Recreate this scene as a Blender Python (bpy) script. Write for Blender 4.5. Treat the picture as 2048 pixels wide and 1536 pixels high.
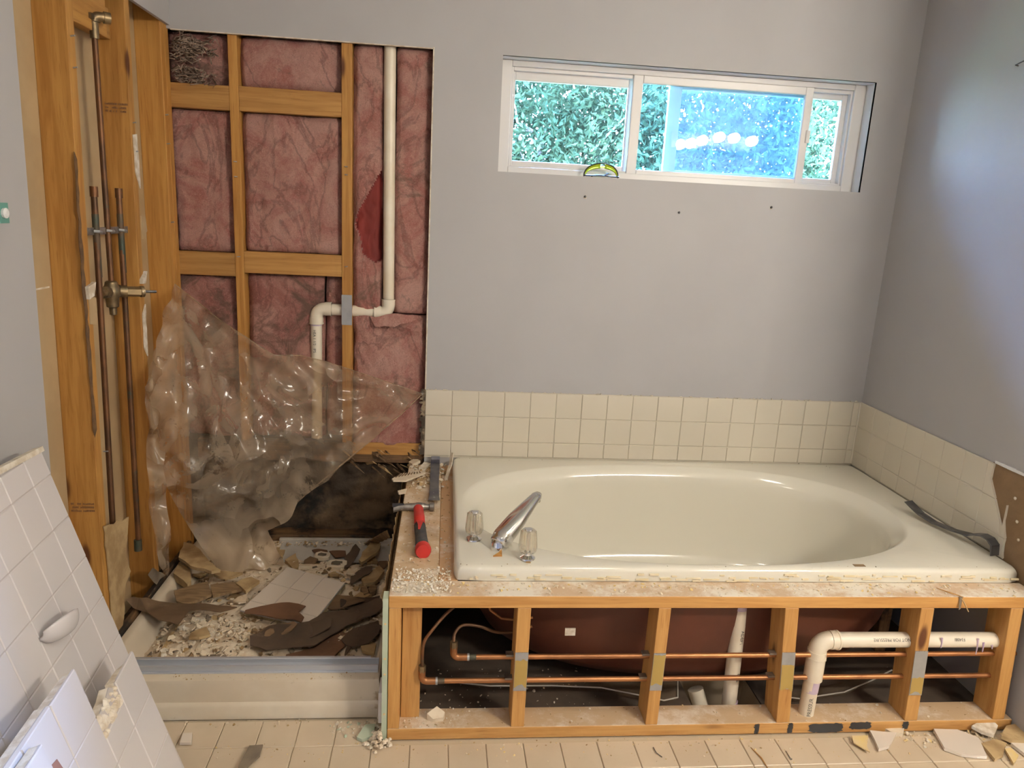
import bpy, bmesh, math, random
from mathutils import Vector, Matrix, noise, geometry
random.seed(7)
S = bpy.context.scene
for o in list(bpy.data.objects): bpy.data.objects.remove(o)
COL = S.collection
# ------------------------------------------------------------------ camera
cam_d = bpy.data.cameras.new('camera'); cam_d.sensor_fit = 'HORIZONTAL'; cam_d.sensor_width = 36.0
cam_d.lens = 36.0*1441.976/2048; cam_d.clip_start = 0.02
cam = bpy.data.objects.new('camera', cam_d); COL.objects.link(cam)
R_ = Vector((0.99499018, -0.08603656, 0.05091409)); U_ = Vector((-0.0298918, 0.22995187, 0.97274283)); W_ = Vector((0.09539923, 0.96939148, -0.22622806))
cam.matrix_world = Matrix(((R_.x, U_.x, -W_.x, 0.0693045), (R_.y, U_.y, -W_.y, -2.9177977), (R_.z, U_.z, -W_.z, 1.5069535), (0, 0, 0, 1)))
S.camera = cam
# ------------------------------------------------------------------ world, sun, exposure
S.view_settings.view_transform = 'Standard'; S.view_settings.look = 'None'
S.view_settings.gamma = 1.0; S.view_settings.use_curve_mapping = False
S.view_settings.exposure = 0.0
SKY = 430.0; SUN = 30.0; BULB = 520.0; CEIL = 37.0
WARM = (1.0, 0.91, 0.78)
w = bpy.data.worlds.new('world'); S.world = w; w.use_nodes = True
nt = w.node_tree; nt.nodes.clear()
tcw = nt.nodes.new('ShaderNodeTexCoord'); spw = nt.nodes.new('ShaderNodeSeparateXYZ'); nt.links.new(tcw.outputs['Generated'], spw.inputs[0])
grad = nt.nodes.new('ShaderNodeValToRGB'); cr_ = grad.color_ramp      # clear daylight sky, pale at the horizon, blue above, seen with an indoor white balance
cr_.elements[0].position = 0.0; cr_.elements[0].color = (.50, .68, .86, 1); cr_.elements[1].position = 1.0; cr_.elements[1].color = (.22, .42, 1.0, 1)
e_ = cr_.elements.new(.30); e_.color = (.30, .53, 1.0, 1)
nt.links.new(spw.outputs[2], grad.inputs[0])
bg = nt.nodes.new('ShaderNodeBackground'); bg.inputs[1].default_value = SKY
wo = nt.nodes.new('ShaderNodeOutputWorld')
nt.links.new(grad.outputs[0], bg.inputs[0]); nt.links.new(bg.outputs[0], wo.inputs[0])
sun_d = bpy.data.lights.new('sun', 'SUN'); sun_d.energy = SUN; sun_d.angle = 0.01; sun_d.color = (0.86, 0.97, 1.0)
sun = bpy.data.objects.new('sun', sun_d); COL.objects.link(sun)
sun.rotation_euler = Vector((0.25, 0.62, -0.75)).to_track_quat('-Z', 'Y').to_euler()
pd = bpy.data.lights.new('window_portal', 'AREA'); pd.shape = 'RECTANGLE'; pd.size = 1.48; pd.size_y = 0.42
pd.cycles.is_portal = True
po = bpy.data.objects.new('window_portal', pd); COL.objects.link(po)
po.location = (1.001, 0.135, 1.885); po.rotation_euler = (math.radians(-90), 0, 0)

# ------------------------------------------------------------------ materials
def lin(h):
    v = [int(h[i:i+2], 16)/255 for i in (0, 2, 4)]
    return tuple((x/12.92 if x <= .04045 else ((x+.055)/1.055)**2.4) for x in v) + (1,)
def C4(c): return lin(c) if isinstance(c, str) else (tuple(c)+(1,) if len(c) == 3 else tuple(c))
class NT:
    def __init__(s, name):
        s.m = bpy.data.materials.new(name); s.m.use_nodes = True; s.t = s.m.node_tree; s.t.nodes.clear()
        s.out = s.n('ShaderNodeOutputMaterial')
    def n(s, k, **kw):
        x = s.t.nodes.new(k)
        for a, b in kw.items(): setattr(x, a, b)
        return x
    def l(s, a, b): s.t.links.new(a, b)
    def coords(s, stretch=(1, 1, 1), rnd=True):
        tc = s.n('ShaderNodeTexCoord'); mp = s.n('ShaderNodeMapping'); mp.inputs['Scale'].default_value = stretch
        s.l(tc.outputs['Object'], mp.inputs[0])
        if rnd:
            oi = s.n('ShaderNodeObjectInfo'); mu = s.n('ShaderNodeMath', operation='MULTIPLY'); mu.inputs[1].default_value = 37.0
            s.l(oi.outputs['Random'], mu.inputs[0]); s.l(mu.outputs[0], mp.inputs[1])
        return mp.outputs[0]
    def noise(s, vec, scale, detail=4, rough=.55, dist=0):
        x = s.n('ShaderNodeTexNoise'); x.inputs['Scale'].default_value = scale; x.inputs['Detail'].default_value = detail
        x.inputs['Roughness'].default_value = rough; x.inputs['Distortion'].default_value = dist
        if vec is not None: s.l(vec, x.inputs['Vector'])
        return x.outputs[0]
    def ramp(s, f, a, b, smooth=True):
        x = s.n('ShaderNodeMapRange', interpolation_type='SMOOTHSTEP' if smooth else 'LINEAR')
        x.inputs[1].default_value = a; x.inputs[2].default_value = b; s.l(f, x.inputs[0]); return x.outputs[0]
    def mix(s, f, a, b, blend='MIX'):
        x = s.n('ShaderNodeMix', data_type='RGBA', blend_type=blend)
        for sock, v in ((x.inputs[0], f), (x.inputs[6], a), (x.inputs[7], b)):
            if hasattr(v, 'is_linked'): s.l(v, sock)
            elif isinstance(v, (int, float)): sock.default_value = v
            else: sock.default_value = C4(v)
        return x.outputs[2]
    def math(s, op, a, b):
        x = s.n('ShaderNodeMath', operation=op)
        for sock, v in ((x.inputs[0], a), (x.inputs[1], b)):
            if hasattr(v, 'is_linked'): s.l(v, sock)
            else: sock.default_value = v
        return x.outputs[0]
    def up(s, lo=.6, hi=.9):
        g = s.n('ShaderNodeNewGeometry'); sp = s.n('ShaderNodeSeparateXYZ'); s.l(g.outputs['Normal'], sp.inputs[0])
        return s.ramp(sp.outputs[2], lo, hi)
    def bsdf(s, col, rough=.6, metal=0, bump=None, bstr=.3, bdist=.002, **kw):
        p = s.n('ShaderNodeBsdfPrincipled')
        if hasattr(col, 'is_linked'): s.l(col, p.inputs['Base Color'])
        else: p.inputs['Base Color'].default_value = C4(col)
        if hasattr(rough, 'is_linked'): s.l(rough, p.inputs['Roughness'])
        else: p.inputs['Roughness'].default_value = rough
        p.inputs['Metallic'].default_value = metal
        for k, v in kw.items(): p.inputs[k.replace('_', ' ')].default_value = v
        if bump is not None:
            b = s.n('ShaderNodeBump'); b.inputs['Strength'].default_value = bstr; b.inputs['Distance'].default_value = bdist
            s.l(bump, b.inputs['Height']); s.l(b.outputs[0], p.inputs['Normal'])
        return p.outputs[0]
    def done(s, sh): s.l(sh, s.out.inputs[0]); return s.m
def pm(name, c1, c2=None, scale=8, stretch=(1, 1, 1), rough=.6, metal=0, bump=0, bscale=80, bdist=.002, spots=(), lo=.35, hi=.65, tone=0, **kw):
    t = NT(name); v = t.coords(stretch)
    col = C4(c1)
    if c2 is not None: col = t.mix(t.ramp(t.noise(v, scale), lo, hi), c1, c2)
    for c, sc, a, b in spots: col = t.mix(t.ramp(t.noise(v, sc, 6, .65), a, b), col, c)
    if tone:
        oi = t.n('ShaderNodeObjectInfo'); f = t.math('MULTIPLY', t.math('SUBTRACT', oi.outputs['Random'], .5), 2*tone)
        hs = t.n('ShaderNodeHueSaturation'); t.l(t.math('ADD', f, 1.0), hs.inputs['Value'])
        if hasattr(col, 'is_linked'): t.l(col, hs.inputs['Color'])
        else: hs.inputs['Color'].default_value = col
        col = hs.outputs[0]
    b = t.noise(v, bscale, 5) if bump else None
    return t.done(t.bsdf(col, rough, metal, b, bump, bdist, **kw))
def wood(name, axis, c1, c2, dust=None, dustcut=(.45, .6), tone=.12, dark=None, rough=.62):
    st = {'x': (1.2, 22, 22), 'y': (22, 1.2, 22), 'z': (22, 22, 1.2)}[axis]
    t = NT(name); v = t.coords(st); g = t.noise(v, 2.2, 5, .6, .6); fine = t.noise(v, 9, 3)
    col = t.mix(t.ramp(g, .3, .7), c1, c2)
    col = t.mix(t.math('MULTIPLY', t.ramp(fine, .55, .75), .35), col, (c2 if not isinstance(c2, str) else lin(c2)[:3]), 'MULTIPLY')
    kv = t.coords({'x': (5, 16, 16), 'y': (16, 5, 16), 'z': (16, 16, 5)}[axis])
    vo = t.n('ShaderNodeTexVoronoi'); vo.inputs['Scale'].default_value = .55; t.l(kv, vo.inputs['Vector'])
    col = t.mix(t.math('SUBTRACT', 1.0, t.ramp(vo.outputs[0], .07, .16)), col, lin('5A3010')[:3])
    if dark: col = t.mix(t.ramp(t.noise(t.coords((3, 3, 3)), dark[1], 6, .7), dark[2], dark[3]), col, dark[0])
    oi = t.n('ShaderNodeObjectInfo'); hs = t.n('ShaderNodeHueSaturation')
    t.l(t.math('ADD', t.math('MULTIPLY', t.math('SUBTRACT', oi.outputs['Random'], .5), 2*tone), 1.0), hs.inputs['Value'])
    t.l(col, hs.inputs['Color']); col = hs.outputs[0]
    if dust:
        dn = t.noise(t.coords((1, 1, 1)), 9, 7, .7)
        col = t.mix(t.up(), col, t.mix(t.ramp(dn, *dustcut), dust[0], dust[1]))
    return t.done(t.bsdf(col, rough, 0, g, .25, .0015))

M = {}
AM1, AM2 = (.50, .255, .062), (.36, .16, .032)
M['paint'] = pm('wall_paint', (.40, .39, .392), (.415, .405, .407), 3, rough=.55, bump=.12, bscale=220, bdist=.0008)
M['white_paint'] = pm('white_paint', (.72, .72, .72), rough=.45)
M['ceiling'] = pm('ceiling_paint', (.78, .76, .72), rough=.8)
M['drywall_back'] = pm('drywall_paper', (.46, .33, .18), (.40, .28, .15), 5, rough=.85)
M['gypsum'] = pm('gypsum', (.72, .66, .56), (.55, .46, .34), 40, rough=.9, bump=.6, bscale=90, bdist=.003)
for a in 'xyz':
    M['stud_'+a] = wood('amber_lumber_'+a, a, AM1, AM2)
    M['block_'+a] = wood('dusty_lumber_'+a, a, (.46, .245, .070), (.33, .155, .038), dark=((.10, .055, .02), 1.2, .60, .78))
    M['frame_'+a] = wood('frame_lumber_'+a, a, (.57, .31, .098), (.44, .21, .056), dust=((.55, .33, .17), (.66, .54, .42)), dustcut=(.5, .7), tone=.08)
    M['dusty_'+a] = wood('plaster_dusted_lumber_'+a, a, (.57, .31, .098), (.44, .21, .056), dust=((.52, .365, .22), (.68, .58, .46)), dustcut=(.46, .66), tone=.05)
    M['white_dusty_'+a] = wood('white_dusted_lumber_'+a, a, (.57, .31, .098), (.44, .21, .056), dust=((.56, .40, .26), (.74, .67, .56)), dustcut=(.40, .60), tone=.05)
    M['rot_'+a] = wood('rotten_lumber_'+a, a, (.22, .12, .05), (.10, .055, .025), dark=((.02, .014, .01), 2.2, .42, .58), tone=.2)
def fiberglass(name, base, light, dirt, dcut):
    t = NT(name); v = t.coords((1, 1, 1)); fib = t.noise(t.coords((7, 7, 7)), 14, 9, .74, 2.2)
    cr = t.noise(t.coords((1, 1, .6)), 4.5, 4, .55, 1.2)
    col = t.mix(t.ramp(t.noise(v, 6, 6, .68, 1.0), .34, .66), base, light)
    crease_shade = t.math('SUBTRACT', 1.0, t.ramp(t.math('ABSOLUTE', t.math('SUBTRACT', cr, .5), 0), .0, .035))
    col = t.mix(t.math('MULTIPLY', crease_shade, .40), col, (.20, .07, .055))  # dark fold lines in the colour stand in for shade between the folds
    col = t.mix(t.math('MULTIPLY', t.ramp(fib, .50, .72), .75), col, tuple(min(1, c*1.25+.03) for c in light))
    col = t.mix(t.math('MULTIPLY', t.ramp(fib, .50, .30), .5), col, tuple(c*.45 for c in base))
    col = t.mix(t.math('MULTIPLY', t.ramp(t.noise(v, 5.5, 7, .72, .8), *dcut), .82), col, dirt)
    hgt = t.math('ADD', fib, t.math('MULTIPLY', cr, 1.4))
    return t.done(t.bsdf(col, .95, 0, hgt, 1.0, .016))
M['pink'] = fiberglass('pink_fiberglass', (.64, .245, .205), (.84, .49, .41), (.27, .165, .12), (.57, .71))
M['pink_dirty'] = fiberglass('dirty_fiberglass', (.54, .21, .175), (.74, .40, .33), (.20, .13, .095), (.47, .63))
M['red_kraft'] = pm('dark_red_batt_core', (.20, .022, .016), (.13, .014, .01), 9, (1, 1, .3), rough=.8, bump=.5, bscale=60, spots=(((.42, .17, .04), 3.5, .74, .78),))
M['mold'] = pm('moldy_sheathing', (.040, .027, .017), (.12, .075, .038), 5, rough=.9, bump=.8, bscale=45, bdist=.006, spots=(((.27, .175, .09), 7, .60, .74), ((.006, .005, .004), 3, .50, .62)))
M['tile'] = pm('cream_wall_tile', (.62, .565, .46), rough=.14, tone=.02)
M['grout'] = pm('cream_grout', (.58, .53, .43), rough=.9)
M['floor_tile'] = pm('beige_floor_tile', (.61, .50, .365), (.57, .46, .33), 6, rough=.38, tone=.03, spots=(((.52, .36, .16), 26, .70, .76),))
M['floor_grout'] = pm('tan_floor_grout', (.53, .43, .30), rough=.95)
M['panel_tile'] = pm('white_panel_tile', (.60, .57, .57), rough=.22, tone=.015)
M['frag_tile'] = pm('cream_fragment_tile', (.70, .62, .53), rough=.25, tone=.02)
M['panel_grout'] = pm('panel_grout', (.46, .42, .40), rough=.9)
M['tub'] = pm('cream_acrylic', (.68, .645, .545), rough=.12, Coat_Weight=.3)
M['shell'] = pm('maroon_fiberglass', (.115, .035, .018), (.085, .026, .014), 6, rough=.5, bump=.4, bscale=30)
M['pan'] = pm('shower_pan_acrylic', (.66, .58, .46), (.59, .50, .38), 5, rough=.4, spots=(((.36, .26, .16), 9, .62, .74),))
M['pan_grey'] = pm('pan_back_acrylic', (.50, .47, .42), (.42, .38, .33), 8, rough=.4)
M['alu'] = pm('aluminium_track', (.60, .62, .66), rough=.5, metal=.7)
M['chrome'] = pm('chrome', (.80, .80, .80), rough=.07, metal=1)
M['chrome_red'] = pm('spotted_chrome', (.78, .77, .76), rough=.10, metal=1, spots=(((.50, .19, .14), 13, .62, .66),))
M['steel'] = pm('worn_steel', (.22, .20, .18), (.42, .39, .35), 20, rough=.4, metal=.8, spots=(((.58, .52, .43), 45, .62, .7),))
M['dark_steel'] = pm('dark_steel', (.10, .10, .105), (.15, .15, .155), 20, rough=.38, metal=.7)
M['blue_steel'] = pm('blue_grey_steel', (.055, .055, .085), (.13, .125, .13), 12, rough=.42, metal=.4, spots=(((.55, .52, .47), 40, .66, .7),))
M['red_rubber'] = pm('red_grip', (.52, .03, .022), (.44, .028, .02), 20, rough=.5)
M['black_rubber'] = pm('black_grip', (.035, .035, .037), (.06, .056, .052), 30, rough=.7)
M['copper'] = pm('copper_pipe', (.46, .21, .085), (.28, .12, .05), 14, (.5, 1, 1), rough=.42, metal=.75)
M['old_copper'] = pm('tarnished_copper', (.19, .085, .035), (.09, .048, .026), 9, rough=.5, metal=.6, spots=(((.055, .085, .06), 6, .60, .72),))
M['green_copper'] = pm('verdigris_copper', (.055, .075, .055), (.13, .075, .04), 9, rough=.6, metal=.4)
M['brass'] = pm('aged_brass', (.30, .22, .12), (.16, .12, .07), 25, rough=.45, metal=.8, spots=(((.5, .45, .36), 40, .66, .72),))
M['pvc'] = pm('white_pvc', (.76, .69, .56), (.70, .61, .47), 7, rough=.35)
M['purple'] = pm('purple_primer', (.40, .29, .46), (.55, .45, .53), 14, rough=.4)
M['primer_pvc'] = pm('primer_stained_pvc', (.76, .69, .56), rough=.35, spots=(((.36, .24, .42), 11, .60, .66),))
M['glue'] = pm('old_brown_glue', (.16, .085, .035), (.09, .05, .024), 30, rough=.8)
M['ink'] = pm('black_ink', (.03, .03, .035), rough=.6)  # for lettering, and as black standing in for shade in pit and slots
M['paper_print'] = pm('faded_ink', (.24, .12, .05), rough=.8)
M['plate'] = pm('galvanised_plate', (.40, .40, .40), (.36, .36, .36), 20, rough=.45, metal=.5)
M['ochre'] = pm('ochre_overspray', (.40, .27, .075), rough=.6)
M['greenboard'] = pm('green_board_paper', (.42, .49, .36), (.46, .50, .38), 10, rough=.85, spots=(((.66, .62, .40), 25, .74, .78),))
M['rubble'] = pm('plaster_rubble', (.62, .48, .33), (.72, .62, .48), 20, rough=.95, bump=.8, bscale=120, bdist=.004, spots=(((.34, .235, .13), 9, .58, .70),))
M['crumb'] = pm('plaster_crumbs', (.62, .51, .37), (.68, .58, .44), 30, rough=.95)
M['white_crumb'] = pm('white_plaster_crumbs', (.78, .72, .62), (.82, .77, .68), 30, rough=.95)
M['yellow_crumb'] = pm('dried_glue_crumbs', (.70, .52, .22), (.66, .50, .28), 30, rough=.9)
M['paper'] = pm('brown_kraft_paper', (.185, .115, .06), (.125, .075, .038), 7, (.6, 2, 1), rough=.85, bump=.5, bscale=40, tone=.25, spots=(((.30, .21, .125), 10, .60, .72),))
M['paper_red'] = pm('red_brown_kraft_paper', (.175, .085, .042), (.115, .055, .028), 9, rough=.85, bump=.5, bscale=40)
M['paper_dark'] = pm('dark_wet_paper', (.105, .068, .042), (.068, .043, .027), 7, rough=.8, bump=.5, bscale=30, tone=.2, spots=(((.20, .14, .09), 8, .62, .74),))
M['grey_board'] = pm('grey_board', (.215, .17, .12), (.16, .125, .09), 14, rough=.9, bump=.4)
M['tan_board'] = pm('tan_gypsum_backing', (.47, .335, .17), (.33, .215, .10), 16, rough=.9, bump=.6, bscale=70, bdist=.004)
M['woodback'] = pm('wood_grained_backing', (.27, .175, .085), (.17, .105, .05), 10, (1.5, 9, 1), rough=.85, bump=.5, bscale=30)
M['black_paint'] = pm('black_spray_paint', (.03, .028, .026), rough=.7)
M['yellow_lens'] = pm('yellow_lens', (.55, .62, .04), rough=.1, Transmission_Weight=.55)
M['black_plastic'] = pm('black_plastic', (.015, .015, .016), rough=.35)
M['vinyl'] = pm('white_vinyl', (.70, .68, .66), rough=.3)
M['leaf'] = None
t = NT('acrylic_knob')
g1 = t.n('ShaderNodeBsdfGlossy'); g1.inputs['Roughness'].default_value = .08
tr = t.n('ShaderNodeBsdfTransparent'); tr.inputs[0].default_value = (.93, .90, .83, 1)
df = t.n('ShaderNodeBsdfDiffuse'); df.inputs[0].default_value = (.70, .62, .50, 1)
mx = t.n('ShaderNodeMixShader'); mx.inputs[0].default_value = .16; t.l(tr.outputs[0], mx.inputs[1]); t.l(df.outputs[0], mx.inputs[2])
lw = t.n('ShaderNodeLayerWeight'); lw.inputs[0].default_value = .35
mx2 = t.n('ShaderNodeMixShader'); t.l(lw.outputs['Facing'], mx2.inputs[0]); t.l(mx.outputs[0], mx2.inputs[1]); t.l(g1.outputs[0], mx2.inputs[2])
M['acrylic'] = t.done(mx2.outputs[0])
def glass(name, tintc, dustf=0.0, dustc=(.5, .6, .7)):
    t = NT(name); tr = t.n('ShaderNodeBsdfTransparent'); tr.inputs[0].default_value = C4(tintc)
    gl = t.n('ShaderNodeBsdfGlossy'); gl.inputs['Roughness'].default_value = .0
    fr = t.n('ShaderNodeFresnel'); fr.inputs[0].default_value = 1.45
    mx = t.n('ShaderNodeMixShader'); t.l(fr.outputs[0], mx.inputs[0])
    base = tr.outputs[0]
    if dustf:
        d = t.n('ShaderNodeBsdfDiffuse'); d.inputs[0].default_value = C4(dustc)
        m0 = t.n('ShaderNodeMixShader'); m0.inputs[0].default_value = dustf; t.l(tr.outputs[0], m0.inputs[1]); t.l(d.outputs[0], m0.inputs[2]); base = m0.outputs[0]
    t.l(base, mx.inputs[1]); t.l(gl.outputs[0], mx.inputs[2]); return t.done(mx.outputs[0])
M['glass'] = glass('window_glass', (.97, .985, .99))
M['glass_blue'] = glass('blue_tinted_glass', (.74, .88, .97))
t = NT('insect_mesh'); tr = t.n('ShaderNodeBsdfTransparent'); d = t.n('ShaderNodeBsdfDiffuse'); d.inputs[0].default_value = (.25, .3, .34, 1)
mx = t.n('ShaderNodeMixShader'); mx.inputs[0].default_value = .30; t.l(tr.outputs[0], mx.inputs[1]); t.l(d.outputs[0], mx.inputs[2]); M['screen'] = t.done(mx.outputs[0])
def film(name, fac_lo, fac_hi, col=(.60, .47, .33), low=0.0):
    t = NT(name); v = t.coords((1, 1, 1), False)
    tr = t.n('ShaderNodeBsdfTransparent'); tr.inputs[0].default_value = (.92, .84, .74, 1)
    wr = t.noise(v, 4, 4, .5, 1.5)
    c = t.mix(t.math('MULTIPLY', t.ramp(t.noise(v, 6, 7, .75, 1.5), .54, .68), .85), col, (.12, .075, .038))
    vr = t.n('ShaderNodeTexVoronoi'); vr.inputs['Scale'].default_value = 7.0; nz = t.n('ShaderNodeTexNoise'); nz.inputs['Scale'].default_value = 3.0; t.l(v, nz.inputs['Vector'])
    va = t.n('ShaderNodeVectorMath', operation='MULTIPLY_ADD'); va.inputs[1].default_value = (.35, .35, .35); t.l(nz.outputs['Color'], va.inputs[0]); t.l(v, va.inputs[2]); t.l(va.outputs[0], vr.inputs['Vector'])
    p = t.bsdf(c, .14, 0, vr.outputs[0], .85, .05, Specular_IOR_Level=1.0)
    tl = t.n('ShaderNodeBsdfTranslucent'); t.l(c, tl.inputs[0])
    m0 = t.n('ShaderNodeMixShader'); m0.inputs[0].default_value = .25; t.l(p, m0.inputs[1]); t.l(tl.outputs[0], m0.inputs[2])
    mx = t.n('ShaderNodeMixShader'); f = t.n('ShaderNodeMapRange'); f.inputs[1].default_value = .3; f.inputs[2].default_value = .75
    f.inputs[3].default_value = fac_lo; f.inputs[4].default_value = fac_hi; t.l(wr, f.inputs[0]); fo = f.outputs[0]
    if low:   # the film lies double towards its foot
        sp = t.n('ShaderNodeSeparateXYZ'); t.l(v, sp.inputs[0]); fo = t.math('ADD', fo, t.math('MULTIPLY', t.math('SUBTRACT', 1.0, t.ramp(sp.outputs[2], .08, .34)), low))
    t.l(fo, mx.inputs[0])
    t.l(tr.outputs[0], mx.inputs[1]); t.l(m0.outputs[0], mx.inputs[2]); return t.done(mx.outputs[0])
M['film'] = film('clear_poly_film', .24, .62, low=.25)
M['film_fold'] = film('doubled_poly_film', .30, .62)
M['film_dark'] = film('dusty_poly_film', .12, .30, (.35, .30, .24))
t = NT('leaves'); oi = t.n('ShaderNodeNewGeometry'); c = t.mix(t.ramp(t.noise(t.coords((1, 1, 1)), 2.2, 3), .35, .65), (.0075, .0140, .0078), (.0155, .0245, .0125))
p = t.bsdf(c, .8, Specular_IOR_Level=.0); tl = t.n('ShaderNodeBsdfTranslucent'); t.l(c, tl.inputs[0]); mx = t.n('ShaderNodeMixShader'); mx.inputs[0].default_value = .35
t.l(p, mx.inputs[1]); t.l(tl.outputs[0], mx.inputs[2]); M['leaf'] = t.done(mx.outputs[0])
M['bark'] = pm('tree_bark', (.16, .13, .11), (.09, .075, .065), 8, (1, 1, .3), rough=.9, bump=.6, bscale=20)
M['grass'] = pm('lawn', (.10, .20, .06), (.16, .26, .09), 3, rough=.9)
M['stucco'] = pm('outside_wall', (.5, .46, .42), rough=.9)
def emit(name, col, strength):
    t = NT(name); e = t.n('ShaderNodeEmission'); e.inputs[0].default_value = C4(col); e.inputs[1].default_value = strength; return t.done(e.outputs[0])
M['bulb'] = emit('lit_bulb', WARM, BULB); M['dome'] = emit('lit_dome', WARM, CEIL)

# ------------------------------------------------------------------ mesh helpers
WL = {}
class MB:
    def __init__(s): s.v = []; s.f = []; s.mi = []
    def add(s, vs, fs, mi=0):
        b = len(s.v); s.v += [Vector(p) for p in vs]; s.f += [tuple(i+b for i in f) for f in fs]; s.mi += [mi]*len(fs); return s
    def hexa(s, p, mi=0):  # 4 bottom ccw + 4 top ccw
        return s.add(p, [(3, 2, 1, 0), (4, 5, 6, 7), (0, 1, 5, 4), (1, 2, 6, 5), (2, 3, 7, 6), (3, 0, 4, 7)], mi)
    def box(s, x0, x1, y0, y1, z0, z1, mi=0):
        return s.hexa([(x0, y0, z0), (x1, y0, z0), (x1, y1, z0), (x0, y1, z0), (x0, y0, z1), (x1, y0, z1), (x1, y1, z1), (x0, y1, z1)], mi)
    def tube(s, pts, r, n=14, cap=True, mi=0, flat=1.0):
        pts = [Vector(p) for p in pts]; rs = r if isinstance(r, (list, tuple)) else [r]*len(pts)
        T = []
        for i in range(len(pts)):
            a = pts[max(i-1, 0)]; b = pts[min(i+1, len(pts)-1)]; d = (b-a)
            T.append(d.normalized() if d.length > 1e-9 else (T[-1] if T else Vector((0, 0, 1))))
        up = Vector((0, 0, 1)) if abs(T[0].z) < .9 else Vector((1, 0, 0))
        u = (up - T[0]*up.dot(T[0])).normalized(); b0 = len(s.v)
        for i, p in enumerate(pts):
            u = (u - T[i]*u.dot(T[i])).normalized(); w_ = T[i].cross(u)
            for k in range(n):
                a = 2*math.pi*k/n; s.v.append(p + rs[i]*(math.cos(a)*u*flat + math.sin(a)*w_))
        for i in range(len(pts)-1):
            for k in range(n):
                k2 = (k+1) % n; s.f.append((b0+i*n+k, b0+i*n+k2, b0+(i+1)*n+k2, b0+(i+1)*n+k)); s.mi.append(mi)
        if cap:
            s.f.append(tuple(b0+k for k in reversed(range(n)))); s.mi.append(mi)
            e = b0+(len(pts)-1)*n; s.f.append(tuple(e+k for k in range(n))); s.mi.append(mi)
        return s
    def lathe(s, prof, c, n=24, mi=0, axis=Vector((0, 0, 1)), flute=None):
        c = Vector(c); axis = Vector(axis).normalized(); x = axis.orthogonal().normalized(); y = axis.cross(x); b0 = len(s.v)
        for j, (r, h) in enumerate(prof):
            for k in range(n):
                a = 2*math.pi*k/n; rr = r*(1+(flute[1]*math.cos(flute[0]*a) if flute and flute[2] <= j <= flute[3] else 0))
                s.v.append(c+axis*h+rr*(math.cos(a)*x+math.sin(a)*y))
        for j in range(len(prof)-1):
            for k in range(n):
                k2 = (k+1) % n; s.f.append((b0+j*n+k, b0+j*n+k2, b0+(j+1)*n+k2, b0+(j+1)*n+k)); s.mi.append(mi)
        s.f.append(tuple(b0+k for k in reversed(range(n)))); s.mi.append(mi)
        e = b0+(len(prof)-1)*n; s.f.append(tuple(e+k for k in range(n))); s.mi.append(mi); return s
    def build(s, name, mat, parent=None, smooth=False, bevel=0, solid=0, origin=None, fix=False):
        lo = Vector([min(p[i] for p in s.v) for i in range(3)]); hi = Vector([max(p[i] for p in s.v) for i in range(3)])
        c = Vector(origin) if origin else Vector(((lo.x+hi.x)/2, (lo.y+hi.y)/2, lo.z))
        me = bpy.data.meshes.new(name); me.from_pydata([p-c for p in s.v], [], s.f)
        for m in (mat if isinstance(mat, list) else [mat]): me.materials.append(m)
        if isinstance(mat, list): me.polygons.foreach_set('material_index', s.mi)
        if fix:
            bm = bmesh.new(); bm.from_mesh(me); bmesh.ops.recalc_face_normals(bm, faces=bm.faces); bm.to_mesh(me); bm.free()
        if smooth:
            me.polygons.foreach_set('use_smooth', [True]*len(me.polygons))
            if smooth != 'all': me.set_sharp_from_angle(angle=math.radians(38))
        me.update()
        o = bpy.data.objects.new(name, me); COL.objects.link(o); place(o, c, parent)
        if solid: md = o.modifiers.new('solid', 'SOLIDIFY'); md.thickness = solid; md.offset = 0
        if bevel: md = o.modifiers.new('bevel', 'BEVEL'); md.width = bevel; md.segments = 2; md.limit_method = 'ANGLE'
        return o
def place(o, c, parent=None):
    c = Vector(c); WL[o.name] = c
    if parent is not None: o.parent = parent; o.location = c-WL[parent.name]
    else: o.location = c
def thing(name, loc, label, cat, group=None):
    o = bpy.data.objects.new(name, None); o.empty_display_size = .05; COL.objects.link(o); place(o, loc); return tag(o, label, cat, group)
def tag(o, label, cat, group=None, kind=None):
    o['label'] = label; o['category'] = cat
    if group: o['group'] = group
    if kind: o['kind'] = kind
    return o
def struct(o, label, cat='wall'): o['kind'] = 'structure'; o['label'] = label; o['category'] = cat; return o
def stuff(o, label=None):
    o['kind'] = 'stuff'
    if label: o['label'] = label
    return o
def plabel(o, s): o['label'] = s; return o
def arc(c, a, b, r, n=8):
    """quarter bend: from direction a to direction b round the corner point c"""
    c, a, b = Vector(c), Vector(a).normalized(), Vector(b).normalized(); ctr = c+a*r+b*r
    return [ctr - (b*math.cos(t)+a*math.sin(t))*r for t in [math.pi/2*i/n for i in range(n+1)]]
def text_mesh(name, txt, size, fn, mat, parent):
    cu = bpy.data.curves.new(name, 'FONT'); cu.body = txt; cu.size = size; cu.resolution_u = 2
    tmp = bpy.data.objects.new(name+'_source', cu); COL.objects.link(tmp)
    dg = bpy.context.evaluated_depsgraph_get(); dg.update(); me = bpy.data.meshes.new_from_object(tmp.evaluated_get(dg))
    bpy.data.objects.remove(tmp); bpy.data.curves.remove(cu)
    b = MB(); b.add([fn(p.co.x, p.co.y) for p in me.vertices], [tuple(p.vertices) for p in me.polygons]); bpy.data.meshes.remove(me)
    return b.build(name, mat, parent)
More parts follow.
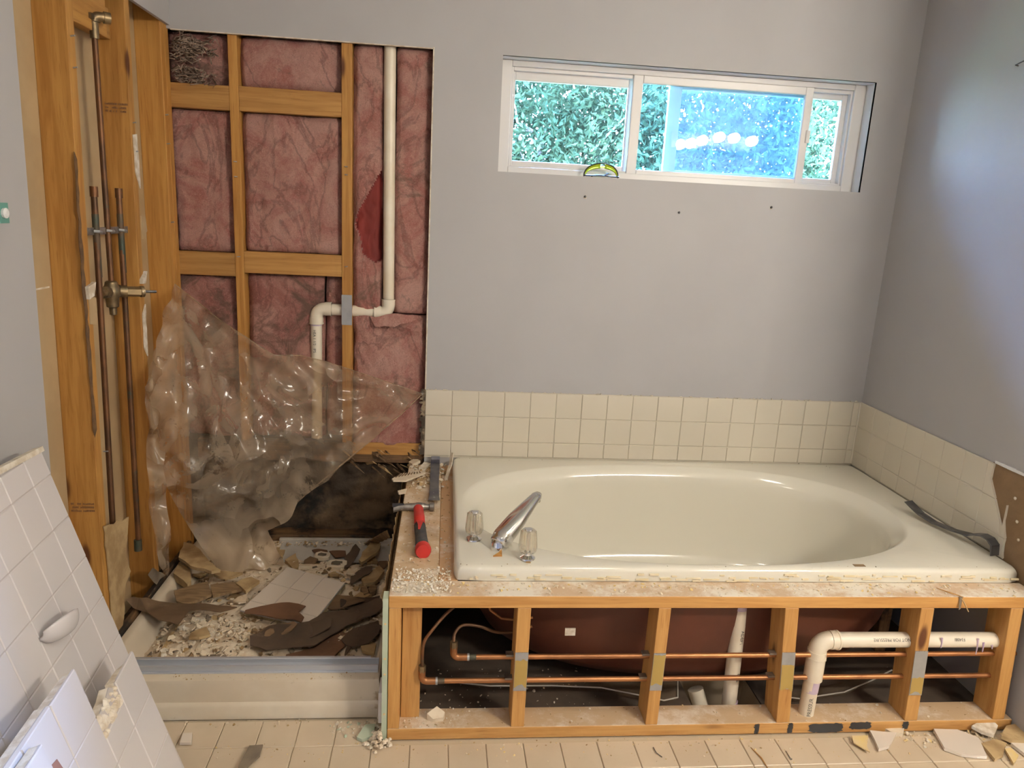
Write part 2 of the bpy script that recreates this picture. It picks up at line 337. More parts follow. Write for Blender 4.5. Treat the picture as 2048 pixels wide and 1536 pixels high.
def slab(name, pts, mat, thick=.006, amp=.0, freq=14, jag=.0, cuts=2, parent=None, tilt=None, step=.03, seed=0):
    """an irregular flat piece: outline (world points), roughened edge, warped surface, real thickness"""
    rnd = random.Random(seed+len(name)*7+int(abs(pts[0][0])*1e4)); P = [Vector(p) for p in pts]; out = []
    for i, p in enumerate(P):
        q = P[(i+1) % len(P)]; n = max(1, int((q-p).length/step)) if jag else 1
        for k in range(n):
            x = p.lerp(q, k/n)
            if jag: x = x+Vector((rnd.uniform(-1, 1), rnd.uniform(-1, 1), 0))*jag*(.4 if k == 0 else 1)
            out.append(x)
    bm = bmesh.new(); vs = [bm.verts.new(p) for p in out]; f = bm.faces.new(vs); f.normal_update()
    if f.normal.z < 0: f.normal_flip()
    if amp:
        bmesh.ops.triangulate(bm, faces=bm.faces[:])
        bmesh.ops.subdivide_edges(bm, edges=bm.edges[:], cuts=cuts, use_grid_fill=True)
        bmesh.ops.triangulate(bm, faces=bm.faces[:])
        for v in bm.verts: v.co.z += amp*noise.noise(v.co*freq+Vector((seed*3.1, 0, 0)))
    top = list(bm.faces)
    r = bmesh.ops.extrude_face_region(bm, geom=top)
    for g in r['geom']:
        if isinstance(g, bmesh.types.BMVert): g.co.z -= thick
    bmesh.ops.recalc_face_normals(bm, faces=bm.faces[:])
    lo = Vector([min(v.co[i] for v in bm.verts) for i in range(3)]); hi = Vector([max(v.co[i] for v in bm.verts) for i in range(3)])
    c = Vector(((lo.x+hi.x)/2, (lo.y+hi.y)/2, lo.z))
    for v in bm.verts: v.co -= c
    me = bpy.data.meshes.new(name); bm.to_mesh(me); bm.free(); me.materials.append(mat)
    if amp:
        me.polygons.foreach_set('use_smooth', [True]*len(me.polygons)); me.set_sharp_from_angle(angle=math.radians(45))
    o = bpy.data.objects.new(name, me); COL.objects.link(o); place(o, c, parent); return o
_tm = {}
def tile_mesh(w_, h_, t_, mat, bev=.0018):
    k = (round(w_, 4), round(h_, 4), t_, mat.name)
    if k not in _tm:
        a, b, e = w_/2, h_/2, bev
        v = [(-a, -b, 0), (a, -b, 0), (a, b, 0), (-a, b, 0), (-a, -b, t_-e), (a, -b, t_-e), (a, b, t_-e), (-a, b, t_-e), (-a+e, -b+e, t_), (a-e, -b+e, t_), (a-e, b-e, t_), (-a+e, b-e, t_)]
        f = [(3, 2, 1, 0), (0, 1, 5, 4), (1, 2, 6, 5), (2, 3, 7, 6), (3, 0, 4, 7), (4, 5, 9, 8), (5, 6, 10, 9), (6, 7, 11, 10), (7, 4, 8, 11), (8, 9, 10, 11)]
        me = bpy.data.meshes.new('tile'); me.from_pydata(v, [], f); me.materials.append(mat); _tm[k] = me
    return _tm[k]
def put_tile(parent, ctr, X, Y, w_, h_, t_, mat, name='tile', jit=.0006):
    """one tile: a part of its own; ctr = centre of its back, X, Y = its in-plane axes"""
    o = bpy.data.objects.new(name, tile_mesh(w_, h_, t_, mat)); COL.objects.link(o)
    X, Y = Vector(X).normalized(), Vector(Y).normalized(); Z = X.cross(Y)
    o.parent = parent; c = Vector(ctr)+Z*random.uniform(-jit, jit)-WL[parent.name]
    m = Matrix((X, Y, Z)).transposed().to_4x4(); m.translation = c; o.matrix_local = m
    WL[o.name] = Vector(ctr); return o
def stud(name, bot, top, half_a, half_b, mat, parent, bevel=.002):
    """upright board between two centre points; half_a = half size in x, half_b = half size in y"""
    b, t_ = Vector(bot), Vector(top); q = [(-half_a, -half_b), (half_a, -half_b), (half_a, half_b), (-half_a, half_b)]
    return MB().hexa([(b.x+x, b.y+y, b.z) for x, y in q]+[(t_.x+x, t_.y+y, t_.z) for x, y in q]).build(name, mat, parent, bevel=bevel)
DEB={
'A':[(-0.94,-0.681,0.225),(-0.94,-0.63,0.211),(-0.933,-0.523,0.14),(-0.85,-0.556,0.14),(-0.791,-0.568,0.14),(-0.729,-0.571,0.14),(-0.617,-0.586,0.14),(-0.667,-0.613,0.14),(-0.733,-0.616,0.14),(-0.768,-0.627,0.14),(-0.771,-0.661,0.14),(-0.772,-0.711,0.14),(-0.809,-0.686,0.14),(-0.846,-0.672,0.14),(-0.904,-0.621,0.14),(-0.94,-0.617,0.158)],
'B':[(-0.873,-0.466,0.135),(-0.777,-0.399,0.135),(-0.734,-0.491,0.135),(-0.798,-0.557,0.135),(-0.837,-0.541,0.135)],
'C':[(-0.762,-0.417,0.13),(-0.655,-0.389,0.13),(-0.637,-0.443,0.13),(-0.728,-0.495,0.13)],
'D':[(-0.917,-0.288,0.17),(-0.94,-0.162,0.177),(-0.905,-0.163,0.17),(-0.816,-0.279,0.17),(-0.735,-0.381,0.17),(-0.765,-0.388,0.17),(-0.823,-0.36,0.17)],
'E':[(-0.919,-0.338,0.135),(-0.929,-0.25,0.135),(-0.866,-0.316,0.135),(-0.835,-0.399,0.135),(-0.839,-0.426,0.135)],
'F':[(-0.818,-0.655,0.085),(-0.785,-0.639,0.085),(-0.756,-0.795,0.085),(-0.808,-0.813,0.085)],
'G':[(-0.592,-0.787,0.085),(-0.61,-0.662,0.085),(-0.604,-0.617,0.085),(-0.569,-0.634,0.085),(-0.541,-0.767,0.085)],
'H':[(-0.681,-0.793,0.09),(-0.617,-0.789,0.09),(-0.516,-0.829,0.09),(-0.572,-0.847,0.09),(-0.671,-0.832,0.09)],
'I':[(-0.659,-0.384,0.135),(-0.628,-0.363,0.135),(-0.591,-0.391,0.135),(-0.62,-0.471,0.135),(-0.672,-0.412,0.135)],
'J':[(-0.765,-0.362,0.145),(-0.749,-0.337,0.145),(-0.662,-0.35,0.145),(-0.697,-0.389,0.145),(-0.733,-0.39,0.145)],
'K':[(-0.69,-0.455,0.1),(-0.678,-0.416,0.1),(-0.626,-0.442,0.1),(-0.649,-0.461,0.1)],
'L':[(-0.79,-0.622,0.085),(-0.737,-0.611,0.085),(-0.733,-0.633,0.085),(-0.766,-0.65,0.085)],
'M':[(-0.774,-0.653,0.08),(-0.723,-0.636,0.08),(-0.726,-0.664,0.08),(-0.762,-0.68,0.08)],
'N':[(-0.685,-0.631,0.08),(-0.64,-0.609,0.08),(-0.626,-0.637,0.08),(-0.644,-0.681,0.08)],
'O':[(-0.856,-0.784,0.075),(-0.84,-0.774,0.075),(-0.807,-0.818,0.075),(-0.845,-0.827,0.075)],
'P':[(-0.94,-0.507,0.221),(-0.94,-0.467,0.223),(-0.94,-0.368,0.143),(-0.94,-0.445,0.148)],
'Q':[(-0.59,-0.601,0.128),(-0.542,-0.571,0.128),(-0.48,-0.556,0.128),(-0.451,-0.559,0.128),(-0.413,-0.559,0.128),(-0.385,-0.577,0.128),(-0.404,-0.607,0.128),(-0.378,-0.648,0.128),(-0.381,-0.676,0.128),(-0.412,-0.659,0.128),(-0.485,-0.642,0.128),(-0.532,-0.636,0.128),(-0.585,-0.619,0.128)],
'R1':[(-0.537,-0.736,0.115),(-0.49,-0.688,0.115),(-0.416,-0.683,0.115),(-0.358,-0.672,0.115),(-0.323,-0.609,0.115),(-0.265,-0.58,0.115),(-0.208,-0.574,0.115),(-0.182,-0.638,0.115),(-0.232,-0.684,0.115),(-0.257,-0.716,0.115),(-0.323,-0.784,0.115),(-0.406,-0.803,0.115),(-0.469,-0.813,0.115),(-0.491,-0.793,0.115),(-0.524,-0.787,0.115)],
'R2':[(-0.403,-0.818,0.095),(-0.327,-0.764,0.095),(-0.251,-0.679,0.095),(-0.196,-0.674,0.095),(-0.216,-0.754,0.095),(-0.252,-0.829,0.095),(-0.289,-0.853,0.095),(-0.402,-0.852,0.095)],
'R3':[(-0.214,-0.77,0.105),(-0.187,-0.695,0.105),(-0.131,-0.651,0.105),(-0.113,-0.707,0.105),(-0.144,-0.733,0.105),(-0.2,-0.785,0.105),(-0.218,-0.849,0.105)],
'R4':[(-0.271,-0.559,0.11),(-0.277,-0.471,0.11),(-0.196,-0.484,0.11),(-0.137,-0.471,0.11),(-0.125,-0.571,0.11),(-0.192,-0.547,0.11),(-0.228,-0.571,0.11)],
'S':[(-0.457,-0.069,0.1),(-0.403,-0.034,0.1),(-0.391,-0.085,0.1),(-0.435,-0.11,0.1)],
'T':[(-0.385,-0.076,0.1),(-0.322,-0.041,0.1),(-0.308,-0.116,0.1),(-0.351,-0.125,0.1)],
'U':[(-0.31,-0.155,0.115),(-0.28,-0.036,0.115),(-0.256,-0.079,0.115),(-0.283,-0.248,0.115),(-0.299,-0.264,0.115)],
'V':[(-0.243,-0.227,0.14),(-0.216,-0.07,0.14),(-0.172,-0.095,0.14),(-0.177,-0.162,0.14),(-0.228,-0.258,0.14)],
'W':[(-0.358,-0.199,0.105),(-0.351,-0.175,0.105),(-0.314,-0.175,0.105),(-0.301,-0.245,0.105),(-0.347,-0.245,0.105)],
'X':[(-0.429,-0.102,0.1),(-0.409,-0.089,0.1),(-0.386,-0.118,0.1),(-0.386,-0.158,0.1),(-0.421,-0.151,0.1)],
'Y':[(-0.486,-0.207,0.1),(-0.396,-0.209,0.1),(-0.361,-0.251,0.1),(-0.366,-0.266,0.1),(-0.482,-0.226,0.1)],
'Z':[(-0.357,-0.251,0.1),(-0.34,-0.247,0.1),(-0.233,-0.309,0.1),(-0.233,-0.337,0.1),(-0.286,-0.331,0.1)],
'AA':[(-0.22,-0.357,0.13),(-0.161,-0.253,0.13),(-0.136,-0.298,0.13),(-0.169,-0.392,0.13),(-0.205,-0.406,0.13)],
'AB':[(-0.186,-0.422,0.12),(-0.176,-0.388,0.12),(-0.157,-0.408,0.12),(-0.158,-0.435,0.12),(-0.176,-0.456,0.12)],
'AC':[(-0.218,-0.409,0.12),(-0.196,-0.395,0.12),(-0.183,-0.449,0.12),(-0.198,-0.462,0.12)],
'AD':[(-0.242,-0.486,0.115),(-0.217,-0.44,0.115),(-0.173,-0.453,0.115),(-0.211,-0.499,0.115)],
'AE':[(-0.246,-0.037,0.12),(-0.13,-0.298,0.3),(-0.12,-0.291,0.27),(-0.187,-0.045,0.12)],
'AF':[(-0.499,-0.249,0.11),(-0.545,-0.18,0.11),(-0.515,-0.115,0.11),(-0.482,-0.21,0.11),(-0.479,-0.241,0.11)],
'AG':[(-0.614,-0.02,0.1),(-0.573,-0.024,0.1),(-0.56,-0.145,0.1),(-0.587,-0.104,0.1)],
'tilepiece':[(-0.516,-0.263,0.125),(-0.275,-0.406,0.135),(-0.354,-0.679,0.12),(-0.618,-0.558,0.11)]}
FLO={
's1':[(1.42,-1.092,0.012),(1.5,-1.104,0.012),(1.44,-1.16,0.012),(1.4,-1.172,0.012)],
's2':[(1.349,-1.113,0.012),(1.401,-1.115,0.012),(1.371,-1.158,0.012),(1.365,-1.183,0.012),(1.336,-1.145,0.012)],
's3':[(1.632,-1.09,0.012),(1.708,-1.095,0.012),(1.751,-1.13,0.012),(1.718,-1.21,0.012),(1.646,-1.199,0.012),(1.609,-1.171,0.012)],
's4':[(1.752,-1.096,0.012),(1.837,-1.064,0.012),(1.84,-1.098,0.012),(1.795,-1.137,0.012),(1.769,-1.12,0.012)],
's5':[(1.742,-1.155,0.012),(1.802,-1.14,0.012),(1.823,-1.157,0.012),(1.774,-1.206,0.012),(1.732,-1.223,0.012)],
's6':[(1.819,-1.138,0.012),(1.865,-1.099,0.012),(1.951,-1.081,0.012),(1.886,-1.159,0.012),(1.838,-1.157,0.012)],
's7':[(1.838,-1.157,0.012),(1.896,-1.146,0.012),(1.845,-1.208,0.012)],
's8':[(1.798,-1.182,0.012),(1.822,-1.176,0.012),(1.821,-1.207,0.012),(1.78,-1.239,0.012)],
's9':[(1.474,-1.083,0.012),(1.539,-1.082,0.012),(1.517,-1.111,0.012),(1.483,-1.1,0.012)],
'tongue':[(-0.445,-1.109,0.012),(-0.409,-1.107,0.012),(-0.408,-1.149,0.012),(-0.435,-1.202,0.012),(-0.453,-1.198,0.012)],
'square':[(-0.641,-1.094,0.012),(-0.644,-1.057,0.012),(-0.62,-1.054,0.012),(-0.608,-1.095,0.012)],
'green':[(-0.149,-1.083,0.012),(-0.13,-1.033,0.012),(-0.101,-1.03,0.012),(-0.101,-1.077,0.012),(-0.133,-1.093,0.012)],
'stick':[(1.016,-1.143,0.012),(1.031,-1.233,0.012)],
'nail':[(1.116,-1.161,0.012),(1.116,-1.194,0.012)]}
DECK={
'rib':[(-0.116,-0.257,0.475),(-0.087,-0.186,0.475),(0.002,-0.151,0.475),(0.011,-0.166,0.475),(-0.061,-0.274,0.475),(-0.109,-0.276,0.475)],
'c1':[(-0.064,-0.013,0.475),(-0.039,0.035,0.475),(-0.017,0.002,0.475),(-0.047,-0.046,0.475)],
'c2':[(-0.02,-0.077,0.475),(0.001,-0.009,0.475),(0.032,-0.03,0.475),(0.003,-0.087,0.475)],
'c3':[(-0.088,-0.332,0.475),(-0.056,-0.303,0.475),(-0.057,-0.34,0.475),(-0.084,-0.35,0.475)],
'sliver':[(0.082,-0.188,0.475),(0.104,-0.103,0.475),(0.118,0.045,0.475),(0.104,0.092,0.475)],
'hc':[(-0.093,-0.505,0.475),(-0.023,-0.495,0.475),(0.047,-0.492,0.475)],
'hb':[(-0.006,-0.502,0.475),(0.008,-0.655,0.475),(0.017,-0.792,0.475),(0.026,-0.849,0.475)],
'bar':[(0.05,0.041,0.475),(0.05,-0.18,0.475),(0.051,-0.425,0.475)],
'cap':[(0.238,-0.87,0.475),(0.264,-0.842,0.475)],
'splA':[(1.587,-1.038,0.475),(1.626,-1.088,0.475)],
'splB':[(1.626,-1.088,0.475),(1.598,-1.195,0.475)],
'leaf':[(1.633,-1.095,0.475),(1.595,-1.167,0.475)]}
SHEET=[(-0.955,-0.064,1.192),(-0.799,-0.05,1.058),(-0.651,-0.05,0.961),(-0.595,-0.06,0.928),(-0.497,-0.05,0.928),(-0.402,-0.04,0.907),(-0.265,-0.03,0.862),(-0.105,-0.015,0.807),(-0.013,-0.012,0.777),(-0.102,-0.04,0.691),(-0.301,-0.06,0.51),(-0.48,-0.08,0.351),(-0.627,-0.11,0.208),(-0.58,-0.17,0.16),(-0.529,-0.23,0.11),(-0.622,-0.26,0.108),(-0.724,-0.3,0.122),(-0.767,-0.31,0.137),(-0.817,-0.34,0.251),(-0.868,-0.38,0.398),(-0.91,-0.42,0.556),(-0.9,-0.445,0.694),(-0.92,-0.448,0.837),(-0.93,-0.457,0.882),(-0.935,-0.368,0.959),(-0.94,-0.284,1.041),(-0.945,-0.187,1.127)]
STRIP=[(-0.925,-0.33,1.005),(-0.915,-0.494,0.892),(-0.91,-0.486,0.76),(-0.91,-0.52,0.54),(-0.91,-0.498,0.346),(-0.905,-0.499,0.251),(-0.9,-0.449,0.182),(-0.9,-0.417,0.268),(-0.9,-0.416,0.461),(-0.895,-0.441,0.601),(-0.9,-0.367,0.725),(-0.91,-0.375,0.854)]
# ================================================================== SETTING
T = .1095
XL, XR, ZT, ZH = -.947, 1.9014, .7918, 2.1024
WX0, WX1, WZ0, WZ1 = .2578, 1.7441, 1.6745, 2.0956
# ---- floor with a plumbing pit under the tub
fl = MB()
fl.box(-1.3, 3.3, -4.0, -.98, -.15, -.006)
fl.box(-1.3, .90, -.98, .14, -.15, -.006); fl.box(1.135, 3.3, -.98, .14, -.15, -.006)
fl.box(.90, 1.135, -.80, .14, -.15, -.006)
floor = struct(fl.build('floor', M['floor_grout']), 'tan grouted floor below the tub frame', 'floor')
MB().box(.88, 1.16, -1.0, -.78, -.55, -.5).build('pit_bottom', M['ink'], floor)  # pit faces coloured black in place of the hole's shade
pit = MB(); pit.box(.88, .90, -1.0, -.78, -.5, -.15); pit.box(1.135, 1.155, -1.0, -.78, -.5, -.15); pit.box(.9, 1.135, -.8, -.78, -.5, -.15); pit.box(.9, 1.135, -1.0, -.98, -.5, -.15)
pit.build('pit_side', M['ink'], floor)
sub = MB(); sub.box(-.06, .90, -.985, -.02, -.006, .0); sub.box(1.135, 1.9, -.985, -.02, -.006, .0); sub.box(.90, 1.135, -.80, -.02, -.006, 0)
sub.build('subfloor_sheet', pm('dark_subfloor', (.085, .06, .042), (.05, .036, .026), 6, rough=.9, spots=(((.35, .28, .2), 40, .70, .75),)), floor)
for r in range(4):
    for k in range(-9, 20):
        x = .061+k*.11; y = -1.049-r*.11
        if r == 0 and x > -.07: continue
        if x < -.98: continue
        put_tile(floor, (x, y, -.006), (1, .012, 0), (-.012, 1, 0), .1082, .1082, .006, M['floor_tile'], jit=.0004)
# ---- ceiling
struct(MB().box(-1.3, 3.3, -4.0, .14, 2.62, 2.7).build('ceiling', M['ceiling']), 'plain pale ceiling overhead', 'ceiling')
# ---- back wall: painted drywall with the shower cut-out and the window opening
wb = MB(); d = .0127
wb.box(0, 1.93, 0, d, 0, WZ0); wb.box(0, WX0, 0, d, WZ0, 2.62); wb.box(WX0, WX1, 0, d, WZ1, 2.62); wb.box(WX1, 1.93, 0, d, WZ0, 2.62); wb.box(-1.06, 0, 0, d, ZH, 2.62)
wall_back = struct(wb.build('wall_back', M['paint'], origin=(0, 0, 0)), 'grey painted back wall with the high window and torn open shower bay')
rt = MB()
rt.box(WX0-.012, WX0, .001, .125, WZ0-.012, WZ1+.012); rt.box(WX1, WX1+.012, .001, .125, WZ0-.012, WZ1+.012)
rt.box(WX0, WX1, .001, .125, WZ0-.012, WZ0); rt.box(WX0, WX1, .001, .125, WZ1, WZ1+.012)
rt.build('window_return', M['white_paint'], wall_back)
ow = MB(); y0, y1 = .125, .15
ow.box(-1.3, WX0-.005, y0, y1, -.2, 2.7); ow.box(WX1+.005, 3.3, y0, y1, -.2, 2.7); ow.box(WX0-.005, WX1+.005, y0, y1, -.2, WZ0-.005); ow.box(WX0-.005, WX1+.005, y0, y1, WZ1+.005, 2.7)
ow.build('sheathing', M['mold'], wall_back)
# cut edge of the drywall, a thin pale line round the opening
ce = MB(); ce.box(-.004, 0.0006, -.0008, d, ZT, ZH+.003); ce.box(XL, 0, -.0008, d, ZH-.003, ZH)
ce.build('drywall_edge', M['gypsum'], wall_back)
for (x, z) in ((.608, 1.598), (.995, 1.556), (1.377, 1.596)):
    MB().lathe([(.0045, 0), (.005, .004), (.002, .009)], (x, 0, z), 8, axis=(0, -1, 0)).build('nail', M['dark_steel'], wall_back)
for pts in ([(.604, -.001, 1.590), (.615, -.001, 1.590), (.612, -.001, 1.606)], [(1.372, -.001, 1.588), (1.384, -.001, 1.592), (1.381, -.001, 1.602)]):
    MB().add(pts+[(p[0], 0, p[2]) for p in pts], [(0, 1, 2), (0, 3, 4, 1), (1, 4, 5, 2), (2, 5, 3, 0)]).build('chipped_spot', M['gypsum'], wall_back)
# framing behind the back wall
SY0, SY1 = .0135, .1025
stA = stud('stud', (-.7355, .058, .55), (-.7355, .058, 2.55), .0165, .0445, M['stud_z'], wall_back)
stB = stud('stud', (-.323, .058, .55), (-.323, .058, 2.55), .0195, .0445, M['stud_z'], wall_back)
stud('stud', (.022, .058, .04), (.022, .058, 2.55), .0195, .0445, M['stud_z'], wall_back)
for x0, x1, z0, z1 in ((-.975, -.752, 1.838, 1.924), (-.719, -.3425, 1.839, 1.926), (-.975, -.752, 1.222, 1.312), (-.719, -.3425, 1.238, 1.322)):
    MB().box(x0, x1, .016, .054, z0, z1).build('blocking', M['block_x'], wall_back, bevel=.002)
MB().box(-.93, -.005, .018, .056, .462, .55).build('blocking', M['rot_x'], wall_back, bevel=.003)
MB().box(-.30, -.012, .012, .018, .50, .552).build('blocking_face', M['block_x'], wall_back)
MB().box(-.93, .9, .0, .09, .055, .135).build('bottom_plate', M['rot_x'], wall_back, bevel=.003)
# moldy wall board low in the shower bay
mb = MB(); nx, nz = 60, 30
for j in range(nz+1):
    for i in range(nx+1):
        x = -.93+.95*i/nx; z = .12+.36*j/nz
        mb.v.append(Vector((x, .075+.022*noise.fractal(Vector((x*5, z*9, 2)), 1, 2, 4)+.012*noise.noise(Vector((x*30, z*12, 5))), z)))
for j in range(nz):
    for i in range(nx):
        a = j*(nx+1)+i; mb.f.append((a, a+1, a+nx+2, a+nx+1)); mb.mi.append(0)
mb.build('moldy_board', M['mold'], wall_back, smooth='all', solid=.006)
for k in range(26):   # frayed strips hanging off the rotten board
    x = random.uniform(-.36, -.01); z = random.uniform(.43, .53); L = random.uniform(.03, .09); a = random.uniform(-.6, .6)
    p0 = Vector((x, .028, z)); p1 = p0+Vector((math.cos(a)*L*.5, -.02-random.random()*.02, math.sin(a)*L*.5)); p2 = p1+Vector((math.cos(a+.5)*L*.5, .004, math.sin(a-.9)*L*.5))
    wd = random.uniform(.002, .007); n_ = Vector((-math.sin(a), 0, math.cos(a)))*wd
    b = MB(); b.add([p0-n_, p0+n_, p1+n_, p1-n_, p2], [(0, 1, 2, 3), (3, 2, 4)]); b.build('wood_fibre', random.choice([M['rot_x'], M['tan_board'], M['paper']]), wall_back, solid=.0015)
# ---- backsplash tiles, back wall
def backsplash(parent, fn, X, L, ragged=None, lead=0.0):
    Z0 = ZT; rows = ((Z0-T+.0012, Z0, 1), (Z0-2*T+.0012, Z0-T, 2), (.5075, Z0-2*T, 3))
    for zb, zt, r in rows:
        k = 0; s = lead
        while s < L-.01:
            e = min(s+T-.0016, L)
            if ragged is None or ragged((s+e)/2, (zb+zt)/2, e): put_tile(parent, fn((s+e)/2, (zb+zt)/2), X, (0, 0, 1), e-s, zt-zb-.0014, .008, M['tile'])
            s += T; k += 1
gb = MB().box(0.0, XR, -.0055, 0, .50, ZT); grout = gb.build('grout_bed', M['grout'], wall_back)
backsplash(wall_back, lambda s, z: (s, -.0012, z), (1, 0, 0), XR-.006)
# rough broken end of the tile bed at the shower side
eb = MB()
for k in range(34):
    z = .51+.28*k/34; h = .009; x1 = .003; x0 = -.012-random.uniform(0, .012)
    eb.hexa([(x0, -.007, z), (x1, -.006, z), (x1, .012, z), (x0+.004, .012, z), (x0+random.uniform(-.004, .006), -.007, z+h), (x1, -.006, z+h), (x1, .012, z+h), (x0+.005, .012, z+h)])
stuff(eb.build('broken_tile_edge', pm('dark_broken_edge', (.06, .043, .03), (.30, .23, .15), 25, rough=.95, lo=.50, hi=.7), wall_back))
cb = MB()
for k in range(70):
    x = random.uniform(0, 1.88); zc = ZT+random.uniform(-.001, .003); q = random.uniform(.003, .012)
    cb.box(x, x+q, -.009, -.001, zc-.001, zc+random.uniform(.0005, .003))
stuff(cb.build('torn_caulk_edge', M['grout'], wall_back))
# ---- right wall
wr = MB(); wr.box(XR, XR+.10, -1.2, .125, 0, 2.62); wr.box(XR+.1, 3.3, -1.3, -1.2, 0, 2.62)
wall_right = struct(wr.build('wall_right', M['paint'], origin=(XR, -1, 0)), 'grey right hand wall catching blue daylight')
rag = [(.505, .915), (.575, .908), (.63, .87), (.678, .838), (.733, .803), (.80, .802)]
def ragx(z):
    for (a, b), (c, e) in zip(rag, rag[1:]):
        if a <= z <= c: return b+(e-b)*(z-a)/(c-a)
    return .8
MBg = MB(); n = len(rag)
MBg.add([(XR-.0055, -.004, .505), *[(XR-.0055, -ry, z) for z, ry in rag[:-1]], (XR-.0055, -.802, ZT), (XR-.0055, -.004, ZT)], [tuple(range(n+2))])
MBg.build('grout_bed', M['grout'], wall_right, solid=.003)
s0 = .012
for zb, zt in ((ZT-T+.0012, ZT), (ZT-2*T+.0012, ZT-T), (.5075, ZT-2*T)):
    s = s0
    while s < .93:
        e = s+T-.0016; zm = (zb+zt)/2; lim0, lim1 = ragx(zb), ragx(zt)
        if s > max(lim0, lim1)-.012: break
        if e <= min(lim0, lim1)+.002:
            put_tile(wall_right, (XR-.0012, -(s+e)/2, zm), (0, -1, 0), (0, 0, 1), e-s, zt-zb-.0014, .008, M['tile'])
        else:   # the last, broken tile of the row
            e0, e1 = max(s+.004, min(e, lim0)), max(s+.001, min(e, lim1)); em = max(s+.002, min(e, ragx(zm)+random.uniform(-.006, .006)))
            pt = [(s, zb), (e0, zb), (em, zm), (e1, zt-.0014), (s, zt-.0014)]
            b = MB(); b.add([(XR-.0092, -y, z) for y, z in pt]+[(XR-.0012, -y, z) for y, z in pt], [(0, 1, 2, 3, 4), (9, 8, 7, 6, 5)]+[(i, i+5, (i+1) % 5+5, (i+1) % 5) for i in range(5)])
            b.build('tile', M['tile'], wall_right, fix=True)
        s += T
# torn drywall face where the rest of the tiles came off
tp = MB(); nz, ny = 16, 40
for j in range(nz+1):
    for i in range(ny+1):
        z = .40+.394*j/nz; y = -.79-.405*i/ny
        tp.v.append(Vector((XR-.001-.003*abs(noise.noise(Vector((y*14, z*14, 1)))), y, z)))
for j in range(nz):
    for i in range(ny): a = j*(ny+1)+i; tp.f.append((a, a+ny+1, a+ny+2, a+1)); tp.mi.append(0)
tp.build('torn_paper', pm('torn_brown_paper', (.26, .165, .085), (.21, .13, .065), 6, rough=.9, bump=.6, bscale=60, spots=(((.5, .38, .25), 30, .72, .76),)), wall_right)
lp = MB()
for k in range(14):
    y = -.80-k*.028; lp.box(XR-.004-random.uniform(0, .003), XR, y-.029, y, .793, .800+random.uniform(0, .004))
stuff(lp.build('cut_paint_edge', M['white_paint'], wall_right))
MB().tube([(XR, -.547, 2.067), (XR-.02, -.56, 2.066), (XR-.026, -.60, 2.070)], .0022, 6).build('hook', M['dark_steel'], wall_right)
for k in range(5):
    y = -.83-random.random()*.18; z = random.uniform(.55, .78)
    MB().lathe([(.004, 0), (.006, .003), (.002, .006)], (XR-.003, y, z), 6, axis=(-1, 0, 0)).build('plaster_fleck', M['gypsum'], wall_right)
# white caulk bead in the corner and along the tub
MB().tube([(XR-.012, -.012, .512), (XR-.012, -.012, ZT)], .004, 8).build('caulk_bead', M['tile'], wall_right)
# ---- left wall
wl = MB()
def prism_x(b, x0, x1, poly): # polygon in (y, z)
    n = len(poly); b.add([(x0, y, z) for y, z in poly]+[(x1, y, z) for y, z in poly], [tuple(range(n))[::-1], tuple(range(n, 2*n))]+[(i, (i+1) % n, n+(i+1) % n, n+i) for i in range(n)])
prism_x(wl, XL-.0127, XL, [(-4.0, 0), (-1.058, 0), (-.978, 2.62), (-4.0, 2.62)])
wl.box(XL-.0127, XL, -.979, 0, 2.113, 2.62)
wall_left = struct(wl.build('wall_left', M['paint'], origin=(XL, -1, 0), fix=True), 'pale lavender left wall ending at the bare shower studs')
MB().box(-1.075, -1.049, -4.0, .125, 0, 2.62).build('far_drywall', M['drywall_back'], wall_left)
MB().box(-1.049, -1.0485, -.99, -.76, 1.243, 1.248).build('drywall_seam', M['gypsum'], wall_left)
sx = -1.0045
stud('stud', (sx, -.771, 0), (sx, -.682, 2.62), .0445, .0195, M['stud_z'], wall_left)
stud('stud', (sx, -.389, 0), (sx, -.317, 2.62), .0445, .0175, M['stud_z'], wall_left)
stud('stud', (sx, -.047, 0), (sx, -.040, 2.62), .0445, .0185, M['stud_z'], wall_left)
stud('stud', (sx, -.008, 0), (sx, -.002, 2.62), .0445, .0185, M['stud_z'], wall_left)
MB().box(-1.049, -.96, -1.02, .0, 0, .038).build('bottom_plate', M['rot_y'], wall_left, bevel=.002)
MB().box(-1.045, -1.007, -.664, -.352, 1.985, 2.075).build('blocking', M['block_y'], wall_left, bevel=.002)
MB().box(-1.005, -.985, -.664, -.425, 1.975, 2.10).build('blocking', M['stud_y'], wall_left, bevel=.002)
MB().box(XL-.001, XL+.002, -1.138, -1.104, 1.432, 1.478).build('green_tape', pm('green_tape', (.12, .30, .25), rough=.5), wall_left)
MB().lathe([(.011, 0), (.012, .006), (.006, .009)], (XL+.002, -1.124, 1.455), 12, axis=(1, 0, 0)).build('anchor', M['white_paint'], wall_left)
